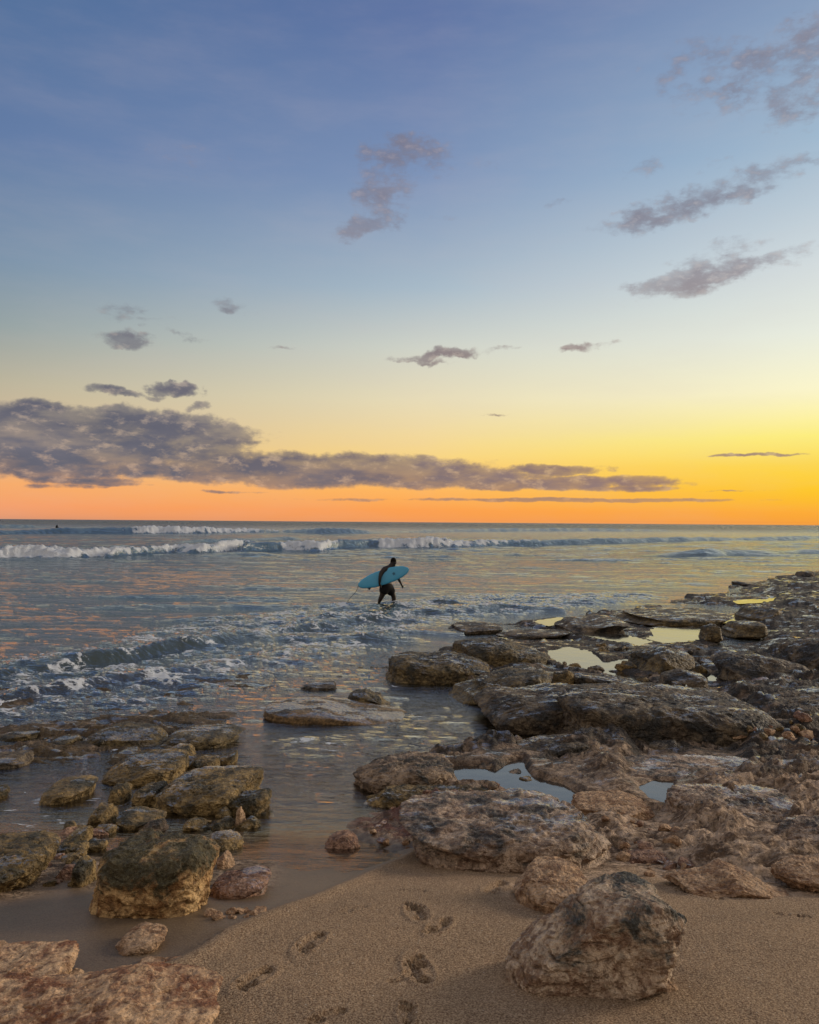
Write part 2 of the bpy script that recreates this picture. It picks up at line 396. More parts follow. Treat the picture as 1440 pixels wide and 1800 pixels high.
def pxgrid(us, vs, h=0.0):
    """points on the ground profile for columns us and rows vs"""
    vg = ground(np.full(len(vs), 720.0), vs)            # centre column gives the row's distance
    Yr = vg[:, 1]
    return Yr
cols = np.concatenate([np.linspace(-1500, -140, 90)[:-1], np.arange(-140, 1580, 2.0), np.linspace(1580, 3000, 90)])
rows = np.concatenate([np.array([2600, 2450, 2350]), np.arange(2280, 1840, -8.0), np.arange(1840, 990, -2.0), np.arange(990, 960, -3.0)])
Yr = pxgrid(cols, rows)
slope = (cols-720)/F
# rows behind the camera, and on to the horizon under the sea
Yback = np.concatenate([[-400, -150, -60, -25, -12, -6, -3, -1.5, -.6, 0, .4, .8, 1.1]])
Yback = Yback[Yback < Yr[0]-0.05]
Yfar = np.array([80, 130, 300, 1000, 5000, 20000.])
Ya = np.concatenate([Yback, Yr, Yfar[Yfar > Yr[-1]]])
wid = np.where(Ya > 1.3, Ya, 1.3+(1.3-Ya)*0.8)
TX = wid[:, None]*slope[None, :]; TY = np.repeat(Ya[:, None], len(cols), 1)
TX = TX - TY*0.0
shape = TX.shape
x = TX.ravel(); y = TY.ravel()
base = G(y)
near = y < 60
def field(poly, h=0.0):
    out = np.full(x.shape, -50.0)
    w = wpoly(poly, h); m = near & (y > -30)
    out[m] = sdf(x[m], y[m], w); return out
wob = fbm2(x/0.5, y/0.5, 4, 3)*0.10*np.clip(y/6, .25, 2.0)
sd_dry = field(DRY)+wob*0.25; sd_dry[y < 1.5] = 5
sd_reef = field(REEF)+wob*1.6; sd_reefl = field(REEFL)+wob*1.6; sd_wetl = field(WETL)+wob
sd_sand = field(SANDPATCH)+wob*0.6+fbm2(x/.12, y/.12, 3, 9)*0.04; sd_sand[y < 1.5] = 5
sd_chan = field(CHAN)+wob*1.2
sc_d = np.clip(y/8, .5, 3)
# reef relief
wx1 = fbm2(x/1.1, y/1.1, 3, 5)*0.35; wy1 = fbm2(x/1.1+40, y/1.1, 3, 6)*0.35
big = fbm2((x+wx1)/2.4, (y+wy1)/1.5, 4, 11)
rid = ridge2((x+wx1)/0.9, (y+wy1)/0.55, 5, 12, .55)
med = fbm2((x+wx1)/0.35, (y+wy1)/0.25, 4, 13)
wo1 = worley2((x+wx1*.4)/0.16, (y+wy1*.4)/0.13, 3)
wo2 = worley2(x/0.05, y/0.045, 8)
fin = fbm2(x/0.08, y/0.07, 3, 15)
bw = worley2((x+wx1*1.3)/1.05, (y+wy1*1.3)/.62, 17); bw2 = worley2((x+wx1)/.42, (y+wy1)/.27, 23)
lump = np.sqrt(np.clip(1-(bw/.72)**2, 0, 1))*.17+np.sqrt(np.clip(1-(bw2/.75)**2, 0, 1))*.06
hr = 0.15*big+0.15*(rid-0.35)+0.05*med+(lump-.10)*ss(y, 3.5, 7)
st = 0.07; q = hr/st; qf = np.floor(q); fr = q-qf
terr = (qf+ss(fr, 0.55, 0.95))*st
hr = 0.45*hr+0.55*terr
nearw = ss(y, 9, 4)
hr = hr*(1-0.45*nearw)*(1-.42*ss(y, 7.2, 5.8))
broad = fbm2((x+wx1*2)/4.5, (y+wy1*2)/2.2, 3, 19); bq = broad/.22; bqf = np.floor(bq); broad = (bqf+ss(bq-bqf, .8, .98))*.22
hr = hr*(1-.5*ss(y, 9, 18))+.26*broad*ss(y, 8, 14)
fd = 1-.85*ss(y, 9, 18)
hr = hr+fd*(0.045*(0.55-wo1)*-1*(0.5+0.5*ss(big, -.3, .3))+0.014*(wo2-0.5)+0.018*fin)
nr = ss(y, 8.5, 6.5)
wo3 = worley2((x+wx1*.6+.03*fin)/0.10, (y+wy1*.6)/0.085, 13); wo4 = worley2((x+wx1*.8+.05*med)/0.27, (y+wy1*.8)/0.20, 29)
rdg = ridge2((x+wx1*.5)/.22, (y+wy1*.5)/.15, 5, 37, .62)
hr = hr*(1-.45*nr)+nr*(.035*(rdg-.45)-.026*ss(.45-wo3, 0, .4)-.05*ss(.42-wo4, 0, .22)+.012*fin)
inside = ss(sd_reef, 0.0, 0.55*1.0)
farlow = ss(y, 11, 18)*ss(x/np.maximum(y, 1)+.03*fbm2(x/3, y/3, 2, 8), .47, .40)
reef_h = -0.05+inside*(0.14-.125*farlow+hr)+ss(sd_reef, 0.3, 2.5)*0.05*(1-farlow)
rl_in = ss(sd_reefl, 0.0, 0.5)
reefl_h = -0.07+rl_in*(-.005+hr*0.75)
reefl_h = np.where(sd_wetl > -0.2, np.minimum(reefl_h, -0.02-0.03*ss(sd_wetl, -.2, .3)+(reefl_h+.03)*ss(sd_wetl, 0.0, -.2)), reefl_h)
RIDGE = [(1140,1420),(1190,1385),(1280,1368),(1440,1365),(1700,1370),(1700,1500),(1440,1515),(1330,1505),(1230,1490),(1170,1470)]
sd_rg = field(RIDGE)+wob
rl2 = ridge2((x*.8+y*.5+wx1*.5)/.34, (y*.9-x*.35+wy1*.5)/.16, 5, 33, .6)
reef_h = reef_h+ss(sd_rg, -.1, .35)*(.03+.085*(rl2-.4))
# sea bed
off = np.maximum(0, -np.maximum(sd_reef, np.maximum(sd_reefl, sd_dry)))
bed = -0.027+.022*ss(y, 5.3, 4.5)+.003*fbm2(x/.25, y/.2, 3, 77)-np.minimum(0.10*off, 0.10)*ss(y, 4.2, 6.0)-np.clip((y-9)*0.03, 0, 0.6)-np.clip((y-30)*0.05, 0, 3.0)+0.02*fbm2(x/.7, y/.7, 3, 21)*ss(y, 4, 8)
APR = [(-900,1180),(-200,1200),(0,1205),(200,1195),(330,1180),(520,1160),(700,1150),(720,1180),(640,1200),(470,1215),(440,1245),(430,1290),(300,1268),(0,1290),(-900,1262)]
apr = ss(field(APR)+wob, -.3, .3)
bed = bed*(1-apr)+apr*(-.055+.45*hr)
# sand
sand_n = 0.014*fbm2(x/.55, y/.55, 3, 31)+0.0045*fbm2(x/.09, y/.09, 4, 32)+.002*ridge2(x/.22, y/.07, 4, 35)*ss(fbm2(x/.8, y/.6, 2, 36), -.05, .3)+0.0016*noise2(x/.013, y/.013, 4)
dry = ss(sd_dry, -0.05, 0.04)
h = bed*(1-dry)+(sand_n+0.004)*dry+0.016*np.exp(-((sd_dry-0.05)/0.06)**2)*ss(y, 6, 5)
sandm = ss(sd_sand, -0.02, 0.10)
r_all = np.where((sd_reef > -0.5) , reef_h, -9)
h = np.where(sd_reef > 0, np.maximum(h*(1-inside)+reef_h*inside, np.where(sd_reef > .05, h*0-9, h)), h)
h = np.maximum(h, np.where(sd_reefl > 0, reefl_h, -9)) if True else h
# near reef sinks under sand where the photo shows sand
h = h*(1-sandm)+sandm*(sand_n+0.004)
h = h*(1-ss(sd_chan, 0, .2))+ss(sd_chan, 0, .2)*(-0.012+0.012*med+0.012*fin)
# submerged wash apron around the left stones
POOLSURF = []
pool_near = np.full(x.shape, -9.0)
for pts, lab in POOLS:
    hh = 0.07 if min(p[1] for p in pts) < 1480 else 0.015
    w = wpoly(pts, hh)
    m = (np.abs(x-w[:, 0].mean()) < 4) & (np.abs(y-w[:, 1].mean()) < 4)
    if not m.any(): continue
    sdd = np.full(x.shape, -9.0); sdd[m] = sdf(x[m], y[m], w)
    sdd = sdd+0.03*med*np.clip(y/8, .3, 1.5)
    cy = w[:, 1].mean(); lvl = G(cy)+hh
    size = math.sqrt(abs(np.ptp(w[:, 0])*np.ptp(w[:, 1])))
    e = min(0.22, 0.25*size+.03)
    f = ss(sdd, -e*0.35, e*0.25)
    rim = ss(sdd, -e*2.2, -e*0.3)*(1-f)
    hp = lvl-base
    h = h*(1-rim)+rim*np.clip(h, hp+0.008, hp+0.05)
    h = h*(1-f)+f*(hp-0.05)
    pool_near = np.maximum(pool_near, sdd)
    POOLSURF.append((w, lvl, lab, e))
    # open the view towards the pool: the rock on its beach side stays low
    rad_ = np.hypot(w[:, 0]-w[:, 0].mean(), w[:, 1]-w[:, 1].mean()).max()
    dyy = w[:, 1].min()-y; ux = x/np.maximum(y, 1); u0, u1 = (w[:, 0]/w[:, 1]).min(), (w[:, 0]/w[:, 1]).max()
    cor = ss(ux, u0-.03, u0+.005)*ss(ux, u1+.03, u1-.005)*(y < w[:, 1].max())*ss(dyy, 2.2, .4)
    h = h*(1-cor)+cor*np.where(sdd > -e, h, np.minimum(h, np.maximum(hp, .03)+.02*np.clip(dyy, 0, 3)+.3*np.maximum(h-np.maximum(hp, .03), 0)))
RED = [(596,1470),(606,1442),(650,1425),(760,1412),(880,1400),(915,1440),(905,1500),(860,1515),(790,1510),(720,1505),(650,1488)]
# footprints (heel px, toe px, depth)
FOOT = [((738,1617),(722,1582),1.,1),((783,1622),(752,1648),1.,-1),((744,1724),(722,1675),1.1,-1),((562,1646),(520,1680),.9,1),((470,1706),(410,1748),1.,1),
        ((882,1555),(846,1575),1.,1),((1262,1582),(1190,1564),.8,1),((1366,1608),(1432,1612),.7,-1),((384,1643),(344,1662),.6,1),((690,1728),(712,1718),.5,1),((745,1567),(722,1566),.35,1),
        ((640,1595),(596,1604),.35,1),((600,1782),(560,1796),.6,1),((716,1800),(716,1792),.7,1),((800,1528),(792,1518),.3,1)]
fp = np.zeros(x.shape); fpd = np.zeros(x.shape)
for hl, toe, dp, side in FOOT:
    a = ground(*hl)[:2]; b = ground(*toe)[:2]
    ax = b-a; L = np.linalg.norm(ax); ax /= L; ay = np.array([-ax[1], ax[0]])*side
    L = min(max(L*.86, .12), .20)
    m = (np.abs(x-a[0]) < .6) & (np.abs(y-a[1]) < .6)
    u = (x[m]-a[0])*ax[0]+(y[m]-a[1])*ax[1]; v = (x[m]-a[0])*ay[0]+(y[m]-a[1])*ay[1]
    u = u/L; v = v/L
    v = v+0.02*noise2(x[m]/.03, y[m]/.03, 3)
    s_ = ss(1-((u-.02)/.16)**2-(v/.13)**2, -.05, .3)
    s_ = np.maximum(s_, ss(1-((u-.70)/.18)**2-((v-.03)/.18)**2, -.05, .3))
    s_ = np.maximum(s_, 0.55*ss(1-((u-.36)/.3)**2-((v+.07)/.10)**2, -.15, .5))
    for k_ in range(5):
        tu = 1.0-.035*k_*k_*.5; tv = .15-.085*k_; rr = .068-.008*k_
        s_ = np.maximum(s_, .95*ss(1-((u-tu)/rr)**2-((v-tv)/(rr*.8))**2, -.15, .6))
    rim_ = np.exp(-((np.sqrt(((u-.45)/.75)**2+(v/.28)**2)-1)/.16)**2)
    fp[m] -= s_*0.024*dp; fp[m] += 0.005*dp*rim_*(1-s_)
    fpd[m] = np.maximum(fpd[m], s_)
h = h+fp*np.maximum(sandm, dry)
# scour hollow beside the big boulder
c0 = ground(1050, 1735)[:2]
h = h-0.022*np.exp(-(((x-c0[0])/.36)**2+((y-c0[1]-.05)/.22)**2))*sandm
far = ss(y, 40, 60); h = h*(1-far)+far*(-0.6-np.clip((y-50)*.02, 0, 8))
h = h+ss(field(RED)+wob, -.1, .2)*(.035+.05*(.6-worley2((x+wx1*.3)/.13, (y+wy1*.3)/.10, 31))+.02*fin)*ss(y, 3.6, 4.2)*(1-sandm*.7)
z = base+h
z = np.where(y < 1.4, G(y)+0.02*fbm2(x/3, y/3, 3), z)
ZT = z.reshape(shape)
ter = mesh_obj('ground', np.stack([x, y, z], -1), grid_faces(*shape)[:, ::-1], None or bpy.data.materials.new('tmp'))
tag(ter, kind='structure')
reefmask = np.clip(np.maximum(apr, np.maximum(ss(sd_reef, -.1, .1), ss(sd_reefl, -.15, .1))), 0, 1)*(1-sandm)*(1-.8*ss(sd_chan, 0, .2))
wet = np.clip(np.maximum(ss(sd_dry, 0.06, -0.03), ss(y, 8, 13)*0.8), 0, 1)
wet = np.maximum(wet, ss(pool_near, -.15, 0))
add_attr(ter, 'reef', reefmask); add_attr(ter, 'wet', wet)
add_attr(ter, 'hgt', h); add_attr(ter, 'print', fpd)
# dark weathered belts: far reef and the middle band are dark, the near rock is pale
dk = ss(y, 5.6, 8.2)*0.75-0.22+0.25*ss(y, 10, 16)
pk = np.exp(-((sd_sand+0.4)/.5)**2)
RED_ = [(560,1480),(640,1435),(760,1425),(880,1400),(900,1480),(860,1510),(760,1505),(640,1500)]
red = ss(field(RED)+wob, -.3, .15)
add_attr(ter, 'dark', dk); add_attr(ter, 'red', red); add_attr(ter, 'alg', np.maximum(rl_in, apr))
# ground material
m, t, out = new_mat('sand and limestone')
def attr(n): 
    a_ = t.new('ShaderNodeAttribute'); a_.attribute_name = n; return a_.outputs['Fac']
pos = t.new('ShaderNodeNewGeometry').outputs['Position']
rc, rh, dm, b = rock_colour(t, pos, s2l((204,178,154)), s2l((114,92,74)), s2l((42,39,36)), t.math('SUBTRACT', attr('dark'), t.math('MULTIPLY', attr('hgt'), -0.9)))
rc = t.mix(t.math('MULTIPLY', attr('red'), t.sstep(t.noise(pos, 9, 5, .6), .4, .6, .15, .8)), rc, t.mix(b, s2l((92,44,36)), s2l((176,120,104))))
rc = t.mix(t.math('MULTIPLY', attr('alg'), t.sstep(t.noise(pos, 3, 4), .35, .6, .35, .9)), rc, t.mix(b, s2l((62,50,26)), s2l((118,96,58))))
sn = t.noise(pos, 2.2, 5, .6); sg = t.noise(pos, 260, 3, .8); sg2 = t.noise(pos, 95, 4, .75)
scol = t.mix(t.sstep(sn, .3, .7), s2l((172,138,106)), s2l((196,158,122)))
scol = t.mix(t.sstep(t.noise(t.mapping(pos, scale=(.7, 1.3, 1)), 1.4, 6, .65), .42, .62, 0, .5), scol, s2l((126,98,76)))
sgm = t.noise(pos, 150, 2, .7)
scol = t.mix(t.sstep(sgm, .34, .68), t.mix(.62, scol, s2l((84,62,46))), t.mix(.55, scol, s2l((236,210,178))))
scol = t.mix(t.sstep(t.voro(pos, 85), .13, .07, 0, .85), scol, s2l((70,54,44)))
scol = t.mix(t.math('MULTIPLY', t.sstep(t.noise(pos, 14, 6, .75), .60, .72), t.sstep(sg2, .5, .62)), scol, s2l((84,66,54)))
scol = t.mix(t.sstep(t.voro(pos, 22), .075, .05, 0, .9), scol, s2l((240,228,210)))
wetf = attr('wet')
col = t.mix(attr('reef'), scol, rc)
col = t.mix(t.math('MULTIPLY', wetf, t.math('SUBTRACT', 1.0, attr('reef'))), col, t.mix(.75, col, s2l((96,84,70))))
col = t.mix(t.math('MULTIPLY', wetf, .42), col, t.mix(1.0, col, (0.3, 0.29, 0.28), 'MULTIPLY'))
sh = t.math('ADD', t.math('MULTIPLY', sgm, .7), t.math('MULTIPLY', sg2, .8))
sh = t.math('ADD', sh, t.math('MULTIPLY', t.noise(pos, 30, 5, .7), 1.0))
n1_ = t.bump(sh, t.math('SUBTRACT', 1.0, t.math('MULTIPLY', wetf, .8)), 0.026)
n2_ = t.bump(rh, 1.0, 0.055)
nm = t.new('ShaderNodeMix', data_type='VECTOR'); t.put(nm.inputs[0], attr('reef')); t.put(nm.inputs[4], n1_); t.put(nm.inputs[5], n2_)
rg = t.sstep(t.math('MULTIPLY', wetf, t.math('SUBTRACT', 1.0, t.math('MULTIPLY', attr('reef'), .6))), 0, 1, .92, .45, kind='LINEAR')
p_ = principled(t, out, col, rg, nm.outputs[1], spec=.35)
nz = t.new('ShaderNodeSeparateXYZ'); t.put(nz.inputs[0], t.new('ShaderNodeNewGeometry').outputs['Normal'])
spy = t.new('ShaderNodeSeparateXYZ'); t.put(spy.inputs[0], pos)
fm_ = t.math('MULTIPLY', t.sstep(nz.outputs[2], .86, .97), t.sstep(t.noise(t.mapping(pos, scale=(.6, 1.2, 1)), 4.0, 6, .72), .55, .58))
fm_ = t.math('MULTIPLY', t.math('MULTIPLY', fm_, attr('reef')), t.sstep(spy.outputs[1], 5.6, 7.5, .0, 1))
t.put(p_.inputs['Coat Weight'], fm_); p_.inputs['Coat Roughness'].default_value = .05; p_.inputs['Coat IOR'].default_value = 2.0; t.put(p_.inputs['Coat Normal'], t.bump(rh, .2, .02))
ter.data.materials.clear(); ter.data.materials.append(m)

# ================================================================== SEA
srows = np.concatenate([np.arange(1730, 1560, -4.0), np.arange(1560, 1120, -1.8), np.arange(1120, 1066, -1.0), np.arange(1066, 1000, -.5), np.arange(1000, 986, -.4), np.arange(986, 918.9, -.22), [918.4, 918.1, 917.85]])
scols = np.concatenate([np.linspace(-3000, -140, 110)[:-1], np.arange(-140, 1580, 2.2), np.linspace(1580, 4400, 110)])
# distance of a row: rows measured on the centre column, sea level follows the ground profile near the shore
SYr = ground(np.full(len(srows), 720.0), srows)[:, 1]
SX = SYr[:, None]*((scols-720)/F)[None, :]; SY = np.repeat(SYr[:, None], len(scols), 1)
sshape = SX.shape; x = SX.ravel(); y = SY.ravel()
rowsp = np.abs(np.gradient(SYr)); sp = np.repeat(rowsp[:, None], len(scols), 1).ravel()
near = np.ones(x.shape, bool)
U = np.repeat(scols[None, :], len(srows), 0).ravel()
near = y < 60
sr = field(REEF); sl = field(REEFL); sdry = field(DRY)
wl = field(WETL)
shore = np.maximum(sr, np.maximum(sl, sdry))
off = np.maximum(0, -shore); off[y > 55] = 30
def att(lam): return np.clip((lam/2-sp*0.6)/(sp*0.8+1e-6), 0, 1)
open_ = ss(off, 0.05, 1.5)*ss(y, 6.5, 12)
mid_ = ss(y, 11, 22)
hs = np.zeros(x.shape)
wxx = fbm2(x/6, y/6, 3, 41)*0.8; wyy = fbm2(x/6+9, y/6, 3, 42)*0.8
for lam, amp, st_, sd_ in ((9, .05, 3.0, 51), (4.5, .055, 2.6, 52), (2.2, .070, 2.9, 53), (1.1, .042, 2.6, 54), (.55, .018, 2.2, 55), (.28, .009, 1.8, 56)):
    a_ = att(lam)
    nz = noise2((x+wxx)/(lam*st_), (y+wyy+x*.12)/lam, sd_)
    nz = 1-2*np.abs(nz) if lam < 3 else nz*1.2
    env = (mid_ if lam > 3 else (0.25+.75*mid_))*(1-.35*ss(y, 22, 30)*ss(y, 62, 52))*(.45+.8*ss(noise2(x/7, y/2.6, 57), -.1, .4))
    hs += a_*amp*nz*env*(0.3+.7*open_)
# calm channel ripples near shore
rp = 1.1*noise2((x*.55+wxx*1.2)/.62, (y+wyy*1.3-x*.22)/.17, 61)+.45*noise2((x*.7+wxx)/.5, (y+wyy*.9+x*.2)/.10, 62)+.7*noise2((x+wxx)/1.6, (y+wyy)/.5, 63)
chan = ss(off, .0, .5)*(1-mid_)*ss(y, 4.9, 6.6)
hs += .013*rp*chan*att(.3)
# shore break: turbulent band
BAND = [(-900,1235),(-200,1200),(0,1150),(130,1140),(240,1110),(380,1085),(520,1068),(640,1062),(740,1050),(860,1045),(1000,1046),(1120,1045),(1180,1050),(1000,1078),(860,1090),(780,1100),(720,1140),(640,1165),(520,1185),(420,1215),(300,1245),(160,1262),(0,1275),(-200,1290),(-900,1300)]
bd = ss(field(BAND), -.5, .9); bd[y > 50] = 0
tb = ridge2((x+wxx*.6)/1.1, (y+wyy)/.7, 5, 71, .58)
hs += bd*att(.8)*.11*(tb-.35)+bd*.03*fbm2(x/.2, y/.14, 3, 72)*att(.25)
# travelling swell faces in the band
SW = [((-200,1225),(420,1128),(720,1083),(900,1075),.12,.55),((-200,1196),(200,1165),(560,1097),(760,1066),.10,.5),((-100,1248),(180,1205),(500,1155),(700,1115),.08,.45)]
for *pp, amp, wdt in SW:
    gp = ground([p[0] for p in pp], [p[1] for p in pp])
    yc = np.interp(x, gp[:, 0], gp[:, 1]); e_ = (x > gp[0, 0]-3) & (x < gp[-1, 0]+1.5)
    d_ = (y-yc+.35*wxx+.25*fbm2(x/1.3, y*0, 3, 73))/wdt
    pr = np.where(d_ > 0, np.exp(-(d_/1.6)**2), np.exp(-(d_/.55)**2))
    hs += amp*pr*e_*(.45+.55*ss(fbm2(x/2.1, y/9, 2, 74), -.4, .3))*att(.6)
foam = np.zeros(x.shape)
nf = fbm2((x+wxx)/1.5, (y+wyy)/.9, 4, 81); nf2 = ridge2((x+wxx*.5)/.5, (y+wyy*.5)/.3, 4, 82); cell = worley2((x+.4*wxx+.12*fin[:1].mean())/.22, (y+.4*wyy)/.16, 5)
net = ss(cell+.25*noise2(x/.15, y/.1, 7), .42, .72)
clump = ss(nf, .10, .50)
foam = np.maximum(foam, bd*(.85*clump*ss(nf2, .25, .6)+.35*clump*net)*(.8+.5*ss(x, 0, -4)))
foam = np.maximum(foam, bd*ss(tb, .60, .86)*.75)
# lacy foam drifting in the channel and over the left flat
lac = ss(off, .05, .5)*ss(y, 7.2, 9)*ss(y, 17, 12)*ss(x, 1.5, -.5)
foam = np.maximum(foam, lac*ss(nf, .05, .4)*net*.75)
foam = np.maximum(foam, ss(wl, -.2, .1)*net*ss(nf, -.15, .25)*.9*ss(x, -1.2, -2.6))
# splash patches seen in the photo
for (px, py, rx, ry, st_) in [(222,1180,30,10,1.3),(195,1190,45,10,1.),(95,1215,50,10,1.1),(330,1150,14,9,1.2),(285,1200,28,12,1.2),(460,1120,45,9,1.1),(548,1100,40,6,.9),(40,1195,50,12,.9),(70,1240,50,9,.8),(740,1092,30,6,.8),(600,1180,40,6,.6),(432,1168,40,8,.7),(200,1318,60,7,.9),(380,1320,60,8,.7),(560,1300,60,12,.5),(700,1235,60,14,.4),(30,1420,40,14,.7),(690,1064,26,4,1.0)]:
    g0 = ground(px, py); sx = rx*g0[1]/F; sy = abs(ground(px, py-ry)[1]-ground(px, py+ry)[1])/2
    d_ = ((x-g0[0]+.2*wxx)/sx)**2+((y-g0[1]+.2*wyy)/sy)**2
    e_ = np.exp(-d_)*st_
    foam = np.maximum(foam, .85*ss(e_*.8+.6*fbm2(x/.35, y/.2, 4, 83), .35, 1.1))
    hs += .05*np.exp(-d_)*(.5+.5*ridge2(x/.35, y/.2, 3, 84))*min(1, st_)*att(.3)*ss(y, 8, 12)
# --- rolling breakers far out: (base line px, crest height m, face width) and where they are broken
def yline(pts):
    dd = np.array([ray(px, py) for px, py in pts]); tt = -CZ/dd[:, 2]
    return tt*dd[:, 0], tt*dd[:, 1]
def breaker(pts, hgt, wf, wb, foamx, seed, hmod=None, fsc=1.0):
    global hs, foam
    lx, ly = yline(pts)
    o_ = np.argsort(lx); ylin = np.interp(x, lx[o_], ly[o_])
    s0 = x/np.maximum(ylin, 1)*F+720                       # lateral station along the line
    hh = np.interp(s0, [p[0] for p in hmod], [p[1] for p in hmod]) if hmod else 1.0
    fo = np.interp(s0, [p[0] for p in foamx], [p[1] for p in foamx])
    jit = .9*fbm2(x/5, x*0+seed, 3, seed)+.35*fbm2(x/.8, x*0+seed, 3, seed+1)*np.clip(fo, 0, 1)
    jit = jit+(.5*fbm2(x/.45, y/3, 3, seed+8)+.7*noise2(x/2.2, x*0, seed+9))*np.clip(fo, 0, 1)
    d_ = (y-ylin+jit*fsc)/wf
    prof = np.where(d_ < 1, ss(d_, -.12, 1)**(1.0+.5*(1-fo)), np.exp(-((d_-1)*wf/wb)**2))
    lump = (ridge2(x/1.3, y/1.6, 4, seed+2)*.75+.55+.3*noise2(x/4, y*0, seed+6))*fo+(1-fo)
    face = ss(d_, -.2, .15)*ss(d_, 2.2+.0*fo, 1.1)
    hs = np.maximum(hs, hs*.25+hgt*hh*prof*(lump*.95+.05))*(face > 0)+np.where(face > 0, 0, hs+hgt*hh*prof*.8)
    hs += face*fo*hgt*.30*fbm2(x/.5, y/.5, 4, seed+4)
    fm = face*ss(fo+.7*fbm2(x/1.1, y/1.0, 4, seed+3)+.35*ss(d_, 0, .9)-.22, .30, .95)
    foam = np.maximum(foam, fm)
    tr = ss(d_, 1.5, 2.2)*ss(d_, 7, 3)*fo*.35*ss(fbm2(x/2.5, y/3, 4, seed+7), .05, .4)   # trailing foam behind
    foam = np.maximum(foam, tr)
    return face
hs_open = hs.copy()
f1 = breaker([(-900,990),(-200,984),(0,981),(110,982),(180,981),(215,976),(300,972),(350,974),(420,972),(440,968),(500,968),(560,970),(592,966),(650,963),(720,964),(800,963),(900,960),(1040,957),(1200,953),(1440,948),(2300,940)],
   .88, 2.2, 4.0, [(0,1),(170,1),(215,.55),(300,.75),(408,1),(440,.1),(470,.05),(505,.9),(570,.9),(606,.1),(640,.1),(680,1),(860,.65),(960,.3),(1050,.05),(1200,0),(2300,0)], 91,
   hmod=[(-900,.7),(0,.7),(200,.62),(300,.75),(420,.95),(500,.8),(600,.95),(700,1.0),(800,.9),(950,.7),(1100,.75),(1250,.7),(1440,.6),(2300,.5)])
f2 = breaker([(-900,945),(0,939),(110,938),(200,938.5),(320,938.5),(440,937),(560,939),(640,938),(800,935),(1000,934),(1150,934),(1440,934),(2300,936)],
   1.35, 5, 9, [(-900,0),(0,0),(190,.02),(240,1),(420,.8),(500,.4),(530,.1),(760,.0),(830,.5),(860,.0),(2300,0)], 96,
   hmod=[(-900,.6),(0,.5),(90,.8),(240,.95),(400,.8),(480,.5),(560,.9),(610,.9),(660,.25),(780,.5),(860,.6),(1000,.75),(1060,.7),(1150,.6),(1200,.1),(1400,.1),(1440,.5),(2300,.5)], fsc=2)
f3 = breaker([(1100,979),(1190,979),(1250,979.5),(1330,977),(1440,975.5),(2300,970)], .62, 2.4, 4, [(0,0),(3000,0)], 101, hmod=[(1100,0),(1160,.25),(1230,.8),(1270,1.1),(1310,.7),(1380,.55),(1440,.7),(2300,.8)])
f4 = breaker([(-900,950),(300,955),(380,953),(420,951),(600,948),(640,950)], .5, 4, 5, [(0,0),(3000,0)], 106, hmod=[(-900,0),(260,0),(330,.8),(500,.8),(560,.3),(640,0)])
f5 = breaker([(-900,928),(-60,928),(30,928),(100,928)], 1.2, 8, 12, [(0,0),(3000,0)], 109, hmod=[(-900,.8),(0,.9),(22,.8),(40,0),(100,0)])
# long low swell further out
sw = ss(y, 60, 140)
hs += sw*.22*noise2(x/60+wxx, y/14, 111)*att(14)+ss(y, 35, 70)*.10*noise2(x/9, (y+.1*x)/3, 112)*att(3)
z = G(y)-0.012+hs-.06*ss(sdry, .08, .3)
shal = ss(off, 0, .25)
foam = np.clip(foam, 0, 1)
depth = np.clip(.03+.09*off+np.clip((y-9)*.035, 0, 3), 0, 4)
apr2 = ss(field(APR), -.4, .5)
depth = depth*(1-.8*apr2)+.05*apr2
keep = None
sea_mat, t, out = new_mat('sea water')
sea = mesh_obj('water', np.stack([x, y, z], -1), grid_faces(*sshape)[:, ::-1], sea_mat)
tag(sea, kind='structure'); add_attr(sea, 'foam', foam); add_attr(sea, 'depth', depth)
add_attr(sea, 'turb', bd*(1-.7*apr2)); add_attr(sea, 'calm', np.clip(ss(y, 7.5, 4.8), 0, 1))
def water_nodes(t, out, ior, bumpn, rough, opac, body, foamf=None):
    fr = t.new('ShaderNodeFresnel'); t.put(fr.inputs[0], ior); t.put(fr.inputs[1], bumpn)
    gl = t.new('ShaderNodeBsdfGlossy'); t.put(gl.inputs[0], (1, 1, 1, 1)); t.put(gl.inputs['Roughness'], rough); t.put(gl.inputs['Normal'], bumpn)
    df = t.new('ShaderNodeBsdfDiffuse'); t.put(df.inputs[0], body)
    tr = t.new('ShaderNodeBsdfTransparent'); t.put(tr.inputs[0], (.93, .95, .92, 1))
    m1 = t.new('ShaderNodeMixShader'); t.put(m1.inputs[0], opac); t.l.new(tr.outputs[0], m1.inputs[1]); t.l.new(df.outputs[0], m1.inputs[2])
    m2 = t.new('ShaderNodeMixShader'); t.put(m2.inputs[0], fr.outputs[0]); t.l.new(m1.outputs[0], m2.inputs[1]); t.l.new(gl.outputs[0], m2.inputs[2])
    last = m2
    if foamf is not None:
        fd = t.new('ShaderNodeBsdfDiffuse'); t.put(fd.inputs[0], s2l((200, 206, 214))+(1,)); t.put(fd.inputs[2], bumpn)
        m3 = t.new('ShaderNodeMixShader'); t.put(m3.inputs[0], foamf); t.l.new(m2.outputs[0], m3.inputs[1]); t.l.new(fd.outputs[0], m3.inputs[2]); last = m3
    t.l.new(last.outputs[0], out.inputs[0])
pos = t.new('ShaderNodeNewGeometry').outputs['Position']
sp_ = t.new('ShaderNodeSeparateXYZ'); t.put(sp_.inputs[0], pos); Yp = sp_.outputs[1]
dep_ = attr('depth'); fo_ = attr('foam'); calm = attr('calm')
w1 = t.noise(t.mapping(pos, scale=(.55, 1.6, 1)), 5.5, 4, .6, .3)
